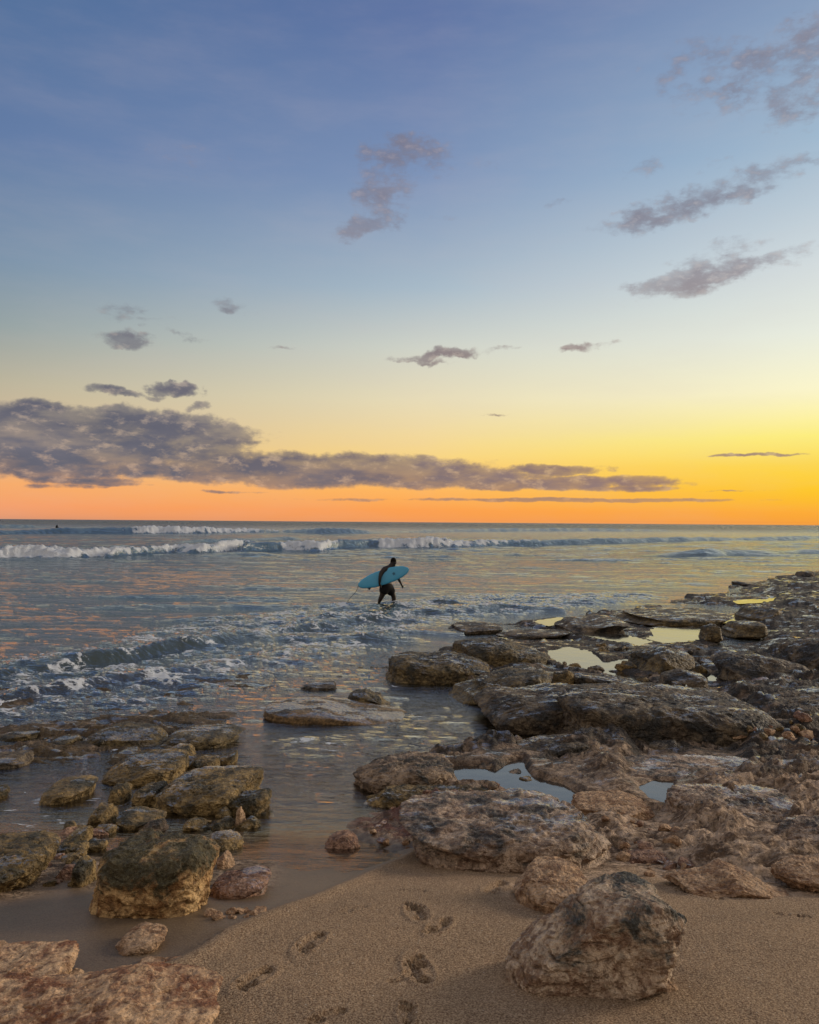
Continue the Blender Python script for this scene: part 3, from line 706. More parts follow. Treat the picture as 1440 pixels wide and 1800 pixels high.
w2 = t.noise(t.mapping(pos, scale=(.5, 1.5, 1)), 1.3, 5, .62, .3)
w3 = t.noise(t.mapping(pos, scale=(.16, .55, 1)), .9, 6, .65, .2)
near_w = t.sstep(Yp, 30, 60)
w0 = t.noise(t.mapping(pos, scale=(.5, 1.4, 1)), 16, 4, .65, .3)
hw = t.math('ADD', t.math('MULTIPLY', w1, .04), t.math('MULTIPLY', w2, .042))
hw = t.math('ADD', hw, t.math('MULTIPLY', w0, .012))
hw = t.math('ADD', hw, t.math('MULTIPLY', t.math('MULTIPLY', w3, .35), near_w))
hw = t.math('ADD', hw, t.math('MULTIPLY', t.math('MULTIPLY', t.noise(t.mapping(pos, scale=(.05, .2, 1)), 1.2, 6, .7), 7.0), t.sstep(Yp, 120, 900)))
bst = t.sstep(calm, 0, 1, 1.0, .10, kind='LINEAR')
bn = t.bump(hw, bst, 1.0)
rgh = t.sstep(Yp, 12, 300, .03, .2, kind='LINEAR')
op = t.math('SUBTRACT', 1.0, t.math('POWER', 2.718, t.math('MULTIPLY', dep_, -2.0)))
fn = t.noise(pos, 9, 6, .7, .4); fn2 = t.noise(t.mapping(pos, scale=(.7, 1, 1)), 30, 4, .7)
wp_ = t.vmath('ADD', t.mapping(pos, scale=(.65, 1, 1)), t.vmath('MULTIPLY', t.noise(pos, 2.5, 4, .6, col=True), (.35, .35, .1)))
lace = t.voro(wp_, 3.2, 'DISTANCE_TO_EDGE'); lace2 = t.voro(wp_, 9.0, 'DISTANCE_TO_EDGE')
lc = t.math('MAXIMUM', t.sstep(lace, .14, .0), t.math('MULTIPLY', t.sstep(lace2, .16, .0), .8))
fsum = t.math('ADD', fo_, t.math('ADD', t.math('MULTIPLY', t.math('SUBTRACT', fn, .5), 1.5), t.math('MULTIPLY', t.math('SUBTRACT', fn2, .5), .9)))
nearf = t.sstep(Yp, 45, 30)
fsum = t.math('ADD', fsum, t.math('MULTIPLY', t.math('MULTIPLY', t.math('SUBTRACT', lc, .55), .55), nearf))
fo2 = t.sstep(fsum, .46, .78)
fo2 = t.math('MULTIPLY', fo2, t.sstep(fo_, .02, .15))
body = t.mix(t.sstep(dep_, .2, 1.2), s2l((54, 56, 44)), s2l((24, 54, 54)))
body = t.mix(attr('turb'), body, s2l((58, 70, 66)))
water_nodes(t, out, t.math('SUBTRACT', t.sstep(t.math('SUBTRACT', t.sstep(Yp, 7, 15, 0, 1, kind='LINEAR'), attr('turb')), 0, 1, 1.6, 2.3, kind='LINEAR'), t.math('MULTIPLY', calm, .3)), bn, rgh, t.math('MULTIPLY', op, t.math('SUBTRACT', 1.0, calm)), body, t.math('MULTIPLY', fo2, .92))

# rock pools: level sheets of still water
pm, t, out = new_mat('still pool water')
pos = t.new('ShaderNodeNewGeometry').outputs['Position']
bn = t.bump(t.noise(pos, 3.0, 2), .25, .01)
water_nodes(t, out, 2.0, bn, 0.09, .35, s2l((70, 64, 56)))
for w, lvl, lab, e in POOLSURF:
    c = w.mean(0)
    pts = []
    n = len(w); area = sum(w[i][0]*w[(i+1) % n][1]-w[(i+1) % n][0]*w[i][1] for i in range(n)); sg_ = 1 if area > 0 else -1
    for i in range(n):
        d1 = w[i]-w[i-1]; d2 = w[(i+1) % n]-w[i]; d1 = d1/np.linalg.norm(d1); d2 = d2/np.linalg.norm(d2)
        nrm = np.array([d1[1]+d2[1], -(d1[0]+d2[0])])*sg_; nrm /= (np.linalg.norm(nrm)+1e-6)
        pts.append(w[i]+nrm*e*.55)
    bm = bmesh.new(); vs = [bm.verts.new((p[0], p[1], lvl)) for p in pts]
    if sg_ < 0: vs = vs[::-1]
    bm.faces.new(vs); bmesh.ops.triangulate(bm, faces=bm.faces)
    me = bpy.data.meshes.new('rock_pool'); bm.to_mesh(me); bm.free(); me.materials.append(pm)
    o = bpy.data.objects.new('rock_pool', me); C.objects.link(o); tag(o, lab, 'rock pool', 'rock pools on the reef', 'structure')

# ================================================================== ROCKS
MR = {
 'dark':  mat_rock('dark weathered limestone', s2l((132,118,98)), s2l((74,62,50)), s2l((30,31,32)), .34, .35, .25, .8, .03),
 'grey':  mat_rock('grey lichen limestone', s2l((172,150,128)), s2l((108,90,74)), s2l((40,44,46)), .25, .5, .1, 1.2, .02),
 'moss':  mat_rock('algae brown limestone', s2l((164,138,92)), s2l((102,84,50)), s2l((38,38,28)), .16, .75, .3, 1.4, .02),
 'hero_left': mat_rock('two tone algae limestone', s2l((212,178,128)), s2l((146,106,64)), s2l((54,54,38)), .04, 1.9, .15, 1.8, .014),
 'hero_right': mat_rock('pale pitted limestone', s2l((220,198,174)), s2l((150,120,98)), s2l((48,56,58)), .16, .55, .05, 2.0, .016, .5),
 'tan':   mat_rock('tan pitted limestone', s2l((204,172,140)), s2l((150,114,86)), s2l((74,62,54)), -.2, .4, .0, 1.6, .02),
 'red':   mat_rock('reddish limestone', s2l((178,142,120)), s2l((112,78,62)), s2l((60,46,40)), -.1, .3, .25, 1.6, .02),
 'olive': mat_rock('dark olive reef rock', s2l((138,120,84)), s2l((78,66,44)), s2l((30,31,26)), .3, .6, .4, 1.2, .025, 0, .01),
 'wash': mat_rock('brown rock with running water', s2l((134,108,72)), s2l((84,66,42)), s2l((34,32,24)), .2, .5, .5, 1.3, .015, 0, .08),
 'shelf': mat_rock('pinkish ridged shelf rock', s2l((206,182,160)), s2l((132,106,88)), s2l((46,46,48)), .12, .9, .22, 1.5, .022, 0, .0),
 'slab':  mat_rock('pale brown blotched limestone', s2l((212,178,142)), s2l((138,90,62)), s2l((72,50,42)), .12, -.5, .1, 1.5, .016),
}
_ico = {}
def ico(n):
    if n not in _ico:
        bm = bmesh.new(); bmesh.ops.create_icosphere(bm, subdivisions=n, radius=1)
        v = np.array([v.co[:] for v in bm.verts], np.float64); f = np.array([[q.index for q in fc.verts] for fc in bm.faces], np.int32); bm.free()
        _ico[n] = (v, f)
    return _ico[n]
def make_rock(name, poly, D, mat, seed, h0=0.0, amp=1.0, cuts=10, lvl=None, sink=0.6, pits=1.0, boxy=.5, flat=.7):
    if name == 'stone': boxy, flat = .1, 1.0
    P_ = np.array(poly, float); r_ = np.random.RandomState(seed)
    # area centroid
    x0, y0 = P_[:, 0], P_[:, 1]; x1, y1 = np.roll(x0, -1), np.roll(y0, -1); cr_ = x0*y1-x1*y0; A = cr_.sum()/2
    cx = ((x0+x1)*cr_).sum()/6/A; cy = ((y0+y1)*cr_).sum()/6/A
    prad = math.sqrt(abs(A)/math.pi)
    if lvl is None: lvl = 8 if prad > 100 else 7 if prad > 38 else 6 if prad > 13 else 5
    v, f = ico(lvl); 
    # chiselled, slightly boxy base form
    rr = np.ones(len(v))
    for k_ in range(cuts):
        n_ = r_.normal(size=3); n_ /= np.linalg.norm(n_); o_ = r_.uniform(.70, .95)
        dn = v@n_; rr = np.where(dn > 1e-3, np.minimum(rr, o_/np.maximum(dn, 1e-3)), rr)
    e = 1.0-boxy*.45
    s = np.sign(v)*np.abs(v)**e; s = s/np.linalg.norm(s, axis=1)[:, None]; nb = (np.abs(v)**(2.0+boxy*1.6)).sum(1)**(-1/(2.0+boxy*1.6))
    s = v*nb[:, None]*rr[:, None]
    # outline radius as a function of angle, in units of the half width and half height
    X0, X1, Y0, Y1 = P_[:, 0].min(), P_[:, 0].max(), P_[:, 1].min(), P_[:, 1].max()
    cx = (cx+(X0+X1)/2)/2; cy = (cy+(Y0+Y1)/2)/2; ha = (X1-X0)/2; hb = (Y1-Y0)/2
    Q = (P_-(cx, cy))/(ha, hb)
    th = np.linspace(-math.pi, math.pi, 97)[:-1]; Rt = np.zeros(96)
    for i, a in enumerate(th):
        dx, dy = math.cos(a), -math.sin(a); best = 0
        for j in range(len(Q)):
            p = Q[j]; ex = Q[(j+1) % len(Q)]-p
            den = dx*ex[1]-dy*ex[0]
            if abs(den) < 1e-9: continue
            t_ = (p[0]*ex[1]-p[1]*ex[0])/den; u_ = (p[0]*dy-p[1]*dx)/den
            if t_ > 0 and -1e-6 <= u_ <= 1+1e-6: best = max(best, t_)
        Rt[i] = best
    Rt = np.where(Rt < .2, Rt.mean(), Rt)
    Rt = np.where(th < 0, np.maximum(Rt, .92*(1+th*0)), Rt)           # the foot goes straight down into the ground
    for _ in range(2): Rt = (np.roll(Rt, 1)+2*Rt+np.roll(Rt, -1))/4
    th0 = np.arctan2(v[:, 2], v[:, 0])
    kr = np.interp(th0, np.append(th, math.pi), np.append(Rt, Rt[0]))
    s[:, 2] = np.where(s[:, 2] > 0, np.abs(s[:, 2])**flat, s[:, 2])
    kr = 1+(kr-1)*ss(np.hypot(v[:, 0], v[:, 2]), 0.0, .7)
    s = s*np.stack([kr, np.ones_like(kr), kr], 1)
    sub = np.arange(0, len(v), max(1, len(v)//9000)); sb = s[sub]
    yb = ground(cx, Y1, h0)[1]; px2m = yb/F; app = (Y1-Y0)*px2m
    if h0 > 0.015 and name != 'stone': D = max(D, min(.33*app*yb/2.4, 1.2*ha*px2m))
    sx = ha*px2m; sz_ = app*.5; yc = yb+D*.8; cxw = (cx-720)/F*yc; zg = G(yb)+h0; zc = zg+.2*app
    for it in range(22):
        p = np.stack([cxw+sb[:, 0]*sx, yc+sb[:, 1]*D, zc+sb[:, 2]*sz_], 1)
        vis = p[:, 2] > G(p[:, 1])+h0-.004
        px, py = project(p[vis]) if vis.any() else (np.array([X0, X1]), np.array([Y0, Y1]))
        w_now = max(px.max()-px.min(), 1); sx *= np.clip((X1-X0)/w_now, .8, 1.25)
        cxw += ((X0+X1)/2-(px.max()+px.min())/2)*px2m*.7
        top = zc+sz_
        top += (py.min()-Y0)*px2m*.6
        top = max(top, zg+.10*app)
        if top < zg+.22*app: D *= .94
        yc += (py.max()-Y1)*-1*(yb**2/F/2.2)*.5*-1 if False else np.clip((py.max()-Y1)*yb*yb/(F*max(CZ-zg, .5)), -.3*D, .3*D)*.6
        zlow = zg-.45*(top-zg)-.06
        zc = (top+zlow)/2; sz_ = (top-zlow)/2
    loc = s*np.array([sx, D, sz_]); kk = np.array([(sx+sz_)/2]); Cw = np.array([cxw, yc, zc]); H_ = top-zg
    sz = min(prad*px2m, 1.5*H_, 1.3*D, .55)
    q = loc/sz+seed*7.31
    rv = loc/np.linalg.norm(loc, axis=1)[:, None]
    # soft normals: blend of radial direction with ellipsoid normal
    en = v/np.array([sx, D, sz_]); en /= np.linalg.norm(en, axis=1)[:, None]
    nd = (rv+en); nd /= np.linalg.norm(nd, axis=1)[:, None]
    q2 = q*np.array([1, 1, 1.5])
    warp_ = np.stack([fbm3(q*1.3+5, 3, 1), fbm3(q*1.3+11, 3, 2), fbm3(q*1.3+19, 3, 3)], 1)*.45
    q2 = (q+warp_)*np.array([1, 1, 1.7])
    rg_ = ridge3(q2*1.6, 6, seed % 40, .6)
    strata = q2[:, 2]*2.6; strata = np.abs((strata % 1)-.5)*2
    disp = amp*(.12*fbm3(q*1.1, 3, seed % 50)+.20*(rg_-.45))-.06*ss(strata, .72, .98)*ss(noise3(q[:, 0]*1.5, q[:, 1]*1.5, q[:, 2]), -.25, .3)
    w_ = worley3((q*1.0+.25*np.stack([noise3(q[:, 0]*2, q[:, 1]*2, q[:, 2]*2)]*3, 1))*3.2, 2)
    disp += pits*.09*(w_-.5)*(.5+.5*ss(noise3(q[:, 0], q[:, 1]+5, q[:, 2]), -.2, .3))
    if lvl >= 7:
        w2_ = worley3(q*9.5, 9); disp += pits*.032*(w2_-.5)+.03*fbm3(q*7, 4, 3, .6)
    loc = loc+nd*(disp*sz*(.5+.5*amp))[:, None]
    for it in range(10):          # after the relief is on, bring the outline back to size
        p = loc[sub]+Cw; vis = p[:, 2] > G(p[:, 1])+h0-.004
        if not vis.any(): break
        px, py = project(p[vis])
        loc[:, 0] *= np.clip((X1-X0)/max(np.percentile(px, 99.8)-np.percentile(px, .2), 1), .8, 1.2)
        Cw = Cw+np.array([((X0+X1)/2-(px.max()+px.min())/2)*px2m*.8, 0, 0])
        Cw[1] += np.clip((py.max()-Y1)*yb*yb/(F*max(CZ-zg, .5)), -.3*D, .3*D)*.6
        et = (py.min()-Y0)*px2m; Ht = loc[:, 2].max()+Cw[2]-zg; f_ = np.clip((Ht+et)/max(Ht, .01), .6, 1.4); zr = zg-Cw[2]
        loc[:, 2] = np.where(loc[:, 2] > zr, zr+(loc[:, 2]-zr)*f_, loc[:, 2])
    e_ = mesh_obj(name, loc, f, mat)
    e_.location = Cw
    return e_
exec_rocks = []
def rk(name, lab, cat, poly, D, mat, h0=0.0, group=None, **kw):
    seed = len(exec_rocks)*13+5
    o = make_rock(name, poly, D, MR[mat], seed, h0, **kw); tag(o, lab, cat, group); exec_rocks.append(o); return o
GS = 'rocks lying in the shallow water at the left'; GM = 'rocks of the reef at the right'; GC = 'rocks in the middle of the reef'; GB = 'pale rocks on the sand'
rk('boulder','largest boulder on the sand, pale pitted limestone with dark grey patches, right foreground','boulder',
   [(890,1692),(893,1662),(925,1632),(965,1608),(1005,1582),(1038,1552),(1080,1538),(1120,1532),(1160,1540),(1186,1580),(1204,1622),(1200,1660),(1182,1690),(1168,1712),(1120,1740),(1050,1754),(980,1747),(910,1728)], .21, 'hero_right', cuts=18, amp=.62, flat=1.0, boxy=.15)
rk('boulder','big blocky boulder with dark mossy top and golden brown foot, left foreground','boulder',
   [(165,1490),(200,1462),(250,1458),(310,1455),(365,1468),(385,1490),(383,1530),(372,1560),(366,1584),(320,1600),(285,1610),(250,1614),(225,1598),(195,1602),(172,1590),(160,1560),(162,1520)], .27, 'hero_left', cuts=9, amp=.75, boxy=.8, flat=.75)
rk('rock','brown stone leaning on the left side of the mossy boulder','rock',[(125,1550),(128,1520),(145,1503),(168,1512),(170,1550),(140,1560)],.11,'moss',group=GS)
rk('rock','low reddish rock half in the wet sand right of the mossy boulder','rock',[(365,1560),(385,1535),(420,1522),(452,1520),(476,1536),(440,1552),(420,1572),(398,1580)],.16,'red',group=GS)
rk('rock','small golden stone tucked against the right side of the mossy boulder','rock',[(380,1502),(395,1494),(413,1515),(402,1528),(383,1528)],.08,'tan',group=GS)
rk('rock','flat yellowish rock just behind the right shoulder of the mossy boulder','rock',[(362,1468),(395,1458),(428,1476),(412,1488),(390,1494)],.16,'moss',group=GS)
rk('boulder','broad olive boulder with overhanging right end standing in the shallows','boulder',[(268,1408),(285,1388),(330,1355),(350,1345),(400,1346),(450,1350),(462,1366),(456,1388),(425,1402),(400,1420),(360,1416),(330,1424),(290,1432),(270,1422)],.42,'moss',amp=.7)
rk('rock','dark knobbly stones under the overhanging end of the olive boulder','rock',[(398,1425),(410,1395),(440,1385),(470,1386),(477,1400),(465,1415),(440,1420),(415,1432)],.2,'moss',group=GS,pits=2)
rk('stone','pale pointed stone standing under the olive boulder','stone',[(412,1452),(417,1424),(425,1417),(433,1440),(431,1452)],.06,'tan')
rk('stone','low brown stone left of the pale pointed stone','stone',[(378,1450),(385,1438),(405,1434),(414,1448),(400,1456)],.09,'moss')
rk('boulder','tan humped boulder behind the olive boulder in the left shallows','boulder',[(180,1352),(228,1322),(290,1315),(322,1322),(332,1350),(300,1372),(240,1382),(232,1374),(200,1362)],.40,'moss',amp=.7)
rk('rock','rounded stone at the upper right corner of the tan humped boulder','rock',[(292,1318),(305,1306),(330,1308),(344,1322),(336,1334),(310,1330)],.18,'moss',group=GS)
rk('rock','brown rock wedged between the tan humped and olive boulders','rock',[(330,1350),(350,1328),(382,1330),(388,1346),(360,1356)],.18,'moss',group=GS)
rk('rock','small dark rock rising right of the tan humped boulder','rock',[(384,1342),(390,1325),(416,1318),(418,1332),(402,1344)],.14,'moss',group=GS)
rk('rock','rounded brown rock below the tan humped boulder, left of the olive one','rock',[(232,1400),(245,1374),(290,1372),(302,1392),(275,1412),(245,1414)],.2,'moss',group=GS)
rk('rock','smooth stone standing upright between two larger left rocks','rock',[(190,1402),(200,1380),(222,1374),(232,1386),(228,1404),(206,1410)],.14,'moss',group=GS)
rk('rock','dark rounded rock directly above the mossy boulder','rock',[(204,1447),(205,1425),(230,1417),(283,1420),(293,1436),(255,1458),(215,1455)],.2,'moss',group=GS)
rk('stone','small grey round stone touching the top of the mossy boulder','stone',[(246,1457),(265,1438),(288,1438),(296,1452),(270,1462)],.1,'grey')
rk('rock','lumpy brown rock left of the dark rounded rock','rock',[(153,1434),(165,1411),(195,1410),(207,1430),(202,1452),(162,1453)],.18,'moss',group=GS,pits=2)
rk('rock_bank','long crumbly algae covered bank at the left edge','rock bank',[(-110,1500),(-60,1475),(0,1466),(50,1459),(92,1478),(104,1500),(92,1524),(60,1545),(0,1570),(-80,1580)],.38,'moss',pits=2,amp=.8)
rk('rock','crumbly rock between the left bank and the mossy boulder','rock',[(100,1472),(110,1453),(150,1450),(164,1470),(152,1502),(112,1504)],.2,'moss',group=GS,pits=2)
rk('rock','low wash covered brown slab in the foam, far left of centre','rock',[(142,1302),(200,1268),(262,1278),(296,1298),(270,1312),(190,1315)],.4,'olive',group=GS,amp=.6)
rk('rock','wide flat brown slab in the wash behind the tan humped boulder','rock',[(285,1302),(335,1272),(400,1272),(424,1284),(402,1300),(350,1314)],.4,'olive',group=GS,amp=.6)
rk('rock','small brown rock awash, left of the wash covered slab','rock',[(84,1310),(108,1290),(140,1292),(146,1308),(115,1314)],.22,'olive',group=GS)
rk('rock','low brown rock awash near the left edge','rock',[(-10,1298),(30,1284),(70,1284),(70,1296),(0,1302)],.25,'olive',group=GS)
rk('rock','dark rock at the left edge just above the foamy flat','rock',[(-60,1352),(-20,1322),(50,1318),(58,1338),(20,1352)],.3,'dark',group=GS)
rk('stone','small tan stone cut by the left edge','stone',[(-40,1405),(-20,1380),(6,1378),(17,1390),(12,1403)],.12,'moss')
rk('rock','smooth half drowned mound right of the foamy flat','rock',[(70,1408),(82,1376),(130,1362),(172,1375),(160,1400),(110,1414)],.3,'moss',group=GS,amp=.5)
rk('boulder','pale blotched boulder at the bottom left edge','boulder',[(-90,1700),(0,1672),(40,1652),(75,1668),(112,1660),(130,1685),(138,1704),(112,1722),(20,1745),(-90,1775)],.2,'slab',amp=.8)
rk('rock_slab','large pale slab with reddish blotches tapering to a point, bottom left corner','rock slab',[(-120,1900),(-90,1760),(0,1748),(60,1728),(140,1716),(190,1690),(225,1695),(262,1712),(320,1725),(388,1743),(335,1778),(270,1800),(230,1900)],.25,'slab',amp=.6,cuts=6)
rk('rock','round crumbly tan rock alone on the wet sand','rock',[(204,1655),(215,1630),(242,1620),(272,1628),(293,1638),(283,1652),(252,1672),(225,1680),(207,1670)],.10,'tan',group=GB,pits=1.8)
rk('stone','small tan stone above the pointed slab, left one of a close pair','stone',[(242,1692),(255,1681),(290,1683),(286,1697),(262,1701)],.06,'tan')
rk('stone','small tan stone above the pointed slab, right one of a close pair','stone',[(284,1698),(295,1682),(328,1680),(312,1698)],.06,'tan')
rk('stone','pale knob of stone between the blotched boulder and the pointed slab','stone',[(118,1722),(120,1704),(138,1702),(148,1716),(136,1728)],.05,'tan')
rk('stone','tan stone at the left edge behind the blotched boulder','stone',[(-30,1685),(-4,1652),(14,1655),(13,1670),(-4,1682)],.08,'tan')
rk('stone','little pale stone lying exactly on the sand edge beside the thin water','stone',[(438,1602),(448,1592),(462,1592),(470,1602),(456,1612)],.05,'tan')
rk('rock_slab','flat dark slab alone in the channel with water running over its top','rock slab',[(464,1252),(478,1236),(515,1226),(560,1224),(610,1236),(660,1250),(712,1262),(712,1270),(690,1274),(620,1274),(560,1274),(500,1269)],.8,'wash',amp=.3,cuts=3)
rk('rock','shaggy dark rock on the right end of the channel slab','rock',[(612,1224),(640,1208),(662,1218),(687,1238),(668,1244),(635,1240)],.3,'olive',group=GC,amp=.8)
rk('rock','small black rock at the far side of the channel slab','rock',[(530,1210),(545,1198),(585,1197),(592,1206),(560,1213)],.25,'dark',group=GC)
rk('boulder','olive hump at the seaward tip of the reef with a low dark toe','boulder',[(682,1190),(688,1160),(715,1150),(755,1150),(785,1143),(812,1152),(850,1166),(872,1180),(850,1192),(790,1200),(735,1198)],.7,'olive',h0=.03,amp=.7)
rk('boulder','long brown rounded boulder left of the largest rock pool','boulder',[(790,1155),(805,1138),(835,1124),(882,1121),(905,1134),(952,1144),(965,1160),(935,1174),(865,1172)],.8,'olive',h0=.08,amp=.6)
rk('boulder','smooth brown ledge below the long rounded boulder','boulder',[(798,1224),(845,1190),(900,1174),(950,1170),(968,1188),(957,1208),(900,1220),(845,1232)],.6,'olive',h0=.06,amp=.6)
rk('stone','round brown stone at the near end of the largest rock pool','stone',[(968,1206),(975,1184),(998,1177),(1012,1188),(1008,1204),(988,1211)],.2,'moss',h0=.1)
rk('rock','long low dark rock lining the near shore of the largest rock pool','rock',[(1005,1200),(1012,1182),(1060,1184),(1110,1196),(1130,1208),(1090,1216),(1030,1212)],.35,'dark',h0=.1,group=GC,amp=.7)
rk('rock_ledge','left half of the long dark ledge, sloping into the channel','rock ledge',[(833,1244),(870,1222),(940,1208),(1000,1200),(1040,1215),(1050,1250),(1030,1286),(985,1280),(930,1266),(880,1258)],.9,'dark',h0=.05,amp=.55,cuts=5)
rk('rock_ledge','long black faced ledge crossing the right half of the reef','rock ledge',[(980,1262),(1000,1212),(1100,1200),(1200,1204),(1300,1226),(1372,1252),(1397,1282),(1382,1306),(1300,1312),(1200,1306),(1100,1302),(1010,1292)],.95,'dark',h0=.08,amp=.5,cuts=6,boxy=.9)
rk('rock','black rock mass right of the long ledge, at the edge of the photo','rock',[(1330,1252),(1345,1222),(1400,1210),(1480,1205),(1520,1240),(1490,1262),(1420,1268)],.7,'dark',h0=.1,group=GM,amp=.7)
rk('boulder','big dark stone at the water in the middle, above the reddish bank','boulder',[(622,1372),(636,1352),(665,1342),(700,1328),(742,1320),(780,1330),(797,1346),(790,1372),(740,1390),(690,1398),(640,1392)],.35,'grey',h0=0,amp=.8)
rk('rock','dark humped rock right above the grey-blue pool','rock',[(812,1344),(824,1316),(868,1306),(896,1309),(904,1322),(870,1340),(835,1354)],.3,'grey',h0=.05,group=GC)
rk('stone','round dark stone in front of the dark humped rock','stone',[(828,1364),(838,1335),(866,1330),(878,1345),(862,1366)],.16,'grey',h0=.03)
rk('rock','long black rock like a lying seal above the grey-blue pool','rock',[(893,1334),(918,1306),(960,1290),(1020,1291),(1044,1306),(1032,1324),(980,1334),(930,1344)],.3,'dark',h0=.06,group=GC,amp=.5,cuts=3)
rk('stone','small dark stone standing in the grey-blue pool','stone',[(884,1370),(894,1354),(914,1351),(918,1364),(905,1374)],.1,'grey',h0=.03)
rk('stone','small black stone between the big dark stone and the pool','stone',[(788,1354),(798,1335),(820,1340),(824,1354),(803,1362)],.12,'grey',h0=.02)
rk('rock_bank','low brown crumbling bank in front of the big dark stone','rock bank',[(650,1404),(700,1384),(790,1380),(870,1378),(905,1390),(850,1406),(760,1416),(690,1414)],.3,'moss',h0=.02,pits=2)
rk('stone','dark red lump at the water edge left of the reddish bank','stone',[(572,1484),(580,1466),(608,1458),(632,1474),(620,1488),(592,1492)],.12,'red',pits=2)
rk('rock_slab','sloping grey pitted slab in the middle, sinking to the right into the sand','rock slab',[(705,1425),(780,1402),(870,1388),(950,1385),(1010,1400),(1034,1425),(1045,1460),(1074,1520),(1040,1538),(970,1530),(900,1505),(840,1475),(780,1445)],.75,'shelf',h0=.0,amp=.6,pits=1.8,cuts=4,flat=.55)
rk('rock','tan and orange mound behind the largest boulder','rock',[(905,1570),(915,1530),(950,1508),(1000,1504),(1030,1528),(1046,1560),(1010,1590),(955,1604),(915,1594)],.25,'tan',h0=.02,group=GB,pits=1.8,amp=.8)
rk('stone','tan chip of rock at the right foot of the largest boulder','stone',[(1145,1740),(1160,1714),(1172,1716),(1190,1733),(1165,1742)],.06,'tan')
rk('rock','pale rounded mound left of the grey rock pool at the right','rock',[(1005,1420),(1018,1400),(1055,1388),(1112,1391),(1152,1414),(1152,1442),(1085,1446),(1030,1436)],.35,'tan',h0=.06,group=GB,pits=1.6,amp=.8)
rk('rock','small crumbly tan rock on the sand below the rounded mound','rock',[(1096,1514),(1110,1496),(1150,1490),(1178,1500),(1160,1516),(1120,1520)],.14,'red',h0=.0,group=GB,pits=1.8)
rk('rock_slab','broad ridged pale rock mass at the right, just right of the grey rock pool','rock slab',
   [(1160,1446),(1180,1400),(1240,1376),(1330,1378),(1400,1396),(1436,1430),(1410,1458),(1290,1470),(1200,1462)],.6,'shelf',h0=.02,amp=.62,pits=2.0,cuts=7,flat=.6)
rk('rock_slab','pale ridged slab at the right edge above the rounded tan rock','rock slab',
   [(1360,1500),(1385,1462),(1450,1430),(1560,1425),(1560,1505),(1440,1516)],.5,'shelf',h0=.02,amp=.6,pits=2.0,flat=.6)
rk('rock_slab','long low pale shelf right of the grey-blue pool, below the flat rock puddles','rock slab',
   [(1045,1362),(1090,1336),(1200,1326),(1330,1332),(1470,1345),(1560,1360),(1560,1392),(1400,1384),(1240,1374),(1100,1380)],.6,'shelf',h0=.03,amp=.6,pits=2.0,flat=.6,cuts=5)
rk('rock','low tan ridge with a bright crest on the sand at the right','rock',[(1168,1556),(1195,1540),(1245,1530),(1285,1510),(1325,1536),(1385,1568),(1320,1582),(1240,1574)],.22,'tan',h0=.0,group=GB,pits=1.8,amp=.8)
rk('rock','rounded tan rock at the right edge beside the bright crested ridge','rock',[(1356,1540),(1380,1518),(1440,1503),(1520,1508),(1530,1556),(1430,1566)],.25,'tan',h0=.02,group=GB,pits=1.6)
rk('boulder','dark slate-grey boulder with striped back below the far pools','boulder',[(1250,1196),(1258,1162),(1290,1148),(1350,1146),(1405,1160),(1436,1188),(1390,1204),(1300,1208)],.8,'dark',h0=.12,amp=.6)
rk('boulder','black boulder at the right edge above the striped one','boulder',[(1365,1168),(1395,1136),(1440,1122),(1520,1122),(1540,1190),(1430,1186)],.8,'dark',h0=.14,amp=.7)
rk('rock','rounded dark rock left of the small triangular pool','rock',[(1158,1206),(1172,1186),(1208,1175),(1240,1185),(1246,1202),(1205,1216)],.45,'dark',h0=.1,group=GM,amp=.7)
rk('rock','brown pyramid shaped rock between the two largest pools','rock',[(1105,1180),(1118,1152),(1168,1135),(1206,1150),(1222,1172),(1180,1180),(1140,1184)],.6,'olive',h0=.1,group=GM,amp=.7)
rk('stone','small round boulder at the right tip of the bright yellow pool','stone',[(1230,1118),(1238,1100),(1258,1095),(1270,1106),(1262,1120),(1245,1122)],.4,'olive',h0=.12)
rk('rock','smooth hump behind the small bright far pool','rock',[(1292,1090),(1315,1068),(1355,1064),(1385,1080),(1345,1092)],.9,'olive',h0=.12,group=GM,amp=.6)
rk('rock','flat smooth rock right of the small round boulder','rock',[(1270,1114),(1295,1092),(1338,1090),(1350,1106),(1310,1116)],.7,'olive',h0=.12,group=GM,amp=.5)
rk('rock','reddish flat rock in front of the striped boulder','rock',[(1305,1220),(1335,1196),(1368,1190),(1362,1210),(1335,1226)],.35,'red',h0=.08,group=GM)
rk('rock','farthest dark rock of the reef at the right edge','rock',[(1396,1020),(1412,1004),(1432,1006),(1436,1018)],1.0,'dark',h0=.02,group=GM)
rk('rock','far low black ledge awash near the right edge','rock',[(1286,1034),(1300,1021),(1342,1024),(1348,1034)],1.2,'dark',h0=.0,group=GM,amp=.7)
rk('rock_ledge','far black ledge above the long thin pool','rock ledge',[(975,1108),(1010,1088),(1080,1080),(1106,1090),(1085,1108),(1020,1114)],1.3,'dark',h0=.06,amp=.6)
rk('rock_ledge','far brown ledge behind the bright yellow pool','rock ledge',[(1085,1094),(1110,1076),(1180,1068),(1255,1072),(1290,1084),(1200,1096),(1120,1100)],1.6,'olive',h0=.08,amp=.6)
rk('rock','far black rock at the seaward corner of the reef','rock',[(788,1114),(800,1095),(850,1092),(884,1102),(842,1116)],.9,'dark',h0=.0,group=GM,amp=.8)
rk('rock','low black rock right of the one at the seaward corner','rock',[(876,1120),(910,1106),(1000,1106),(975,1122)],1.0,'dark',h0=.02,group=GM,amp=.8)
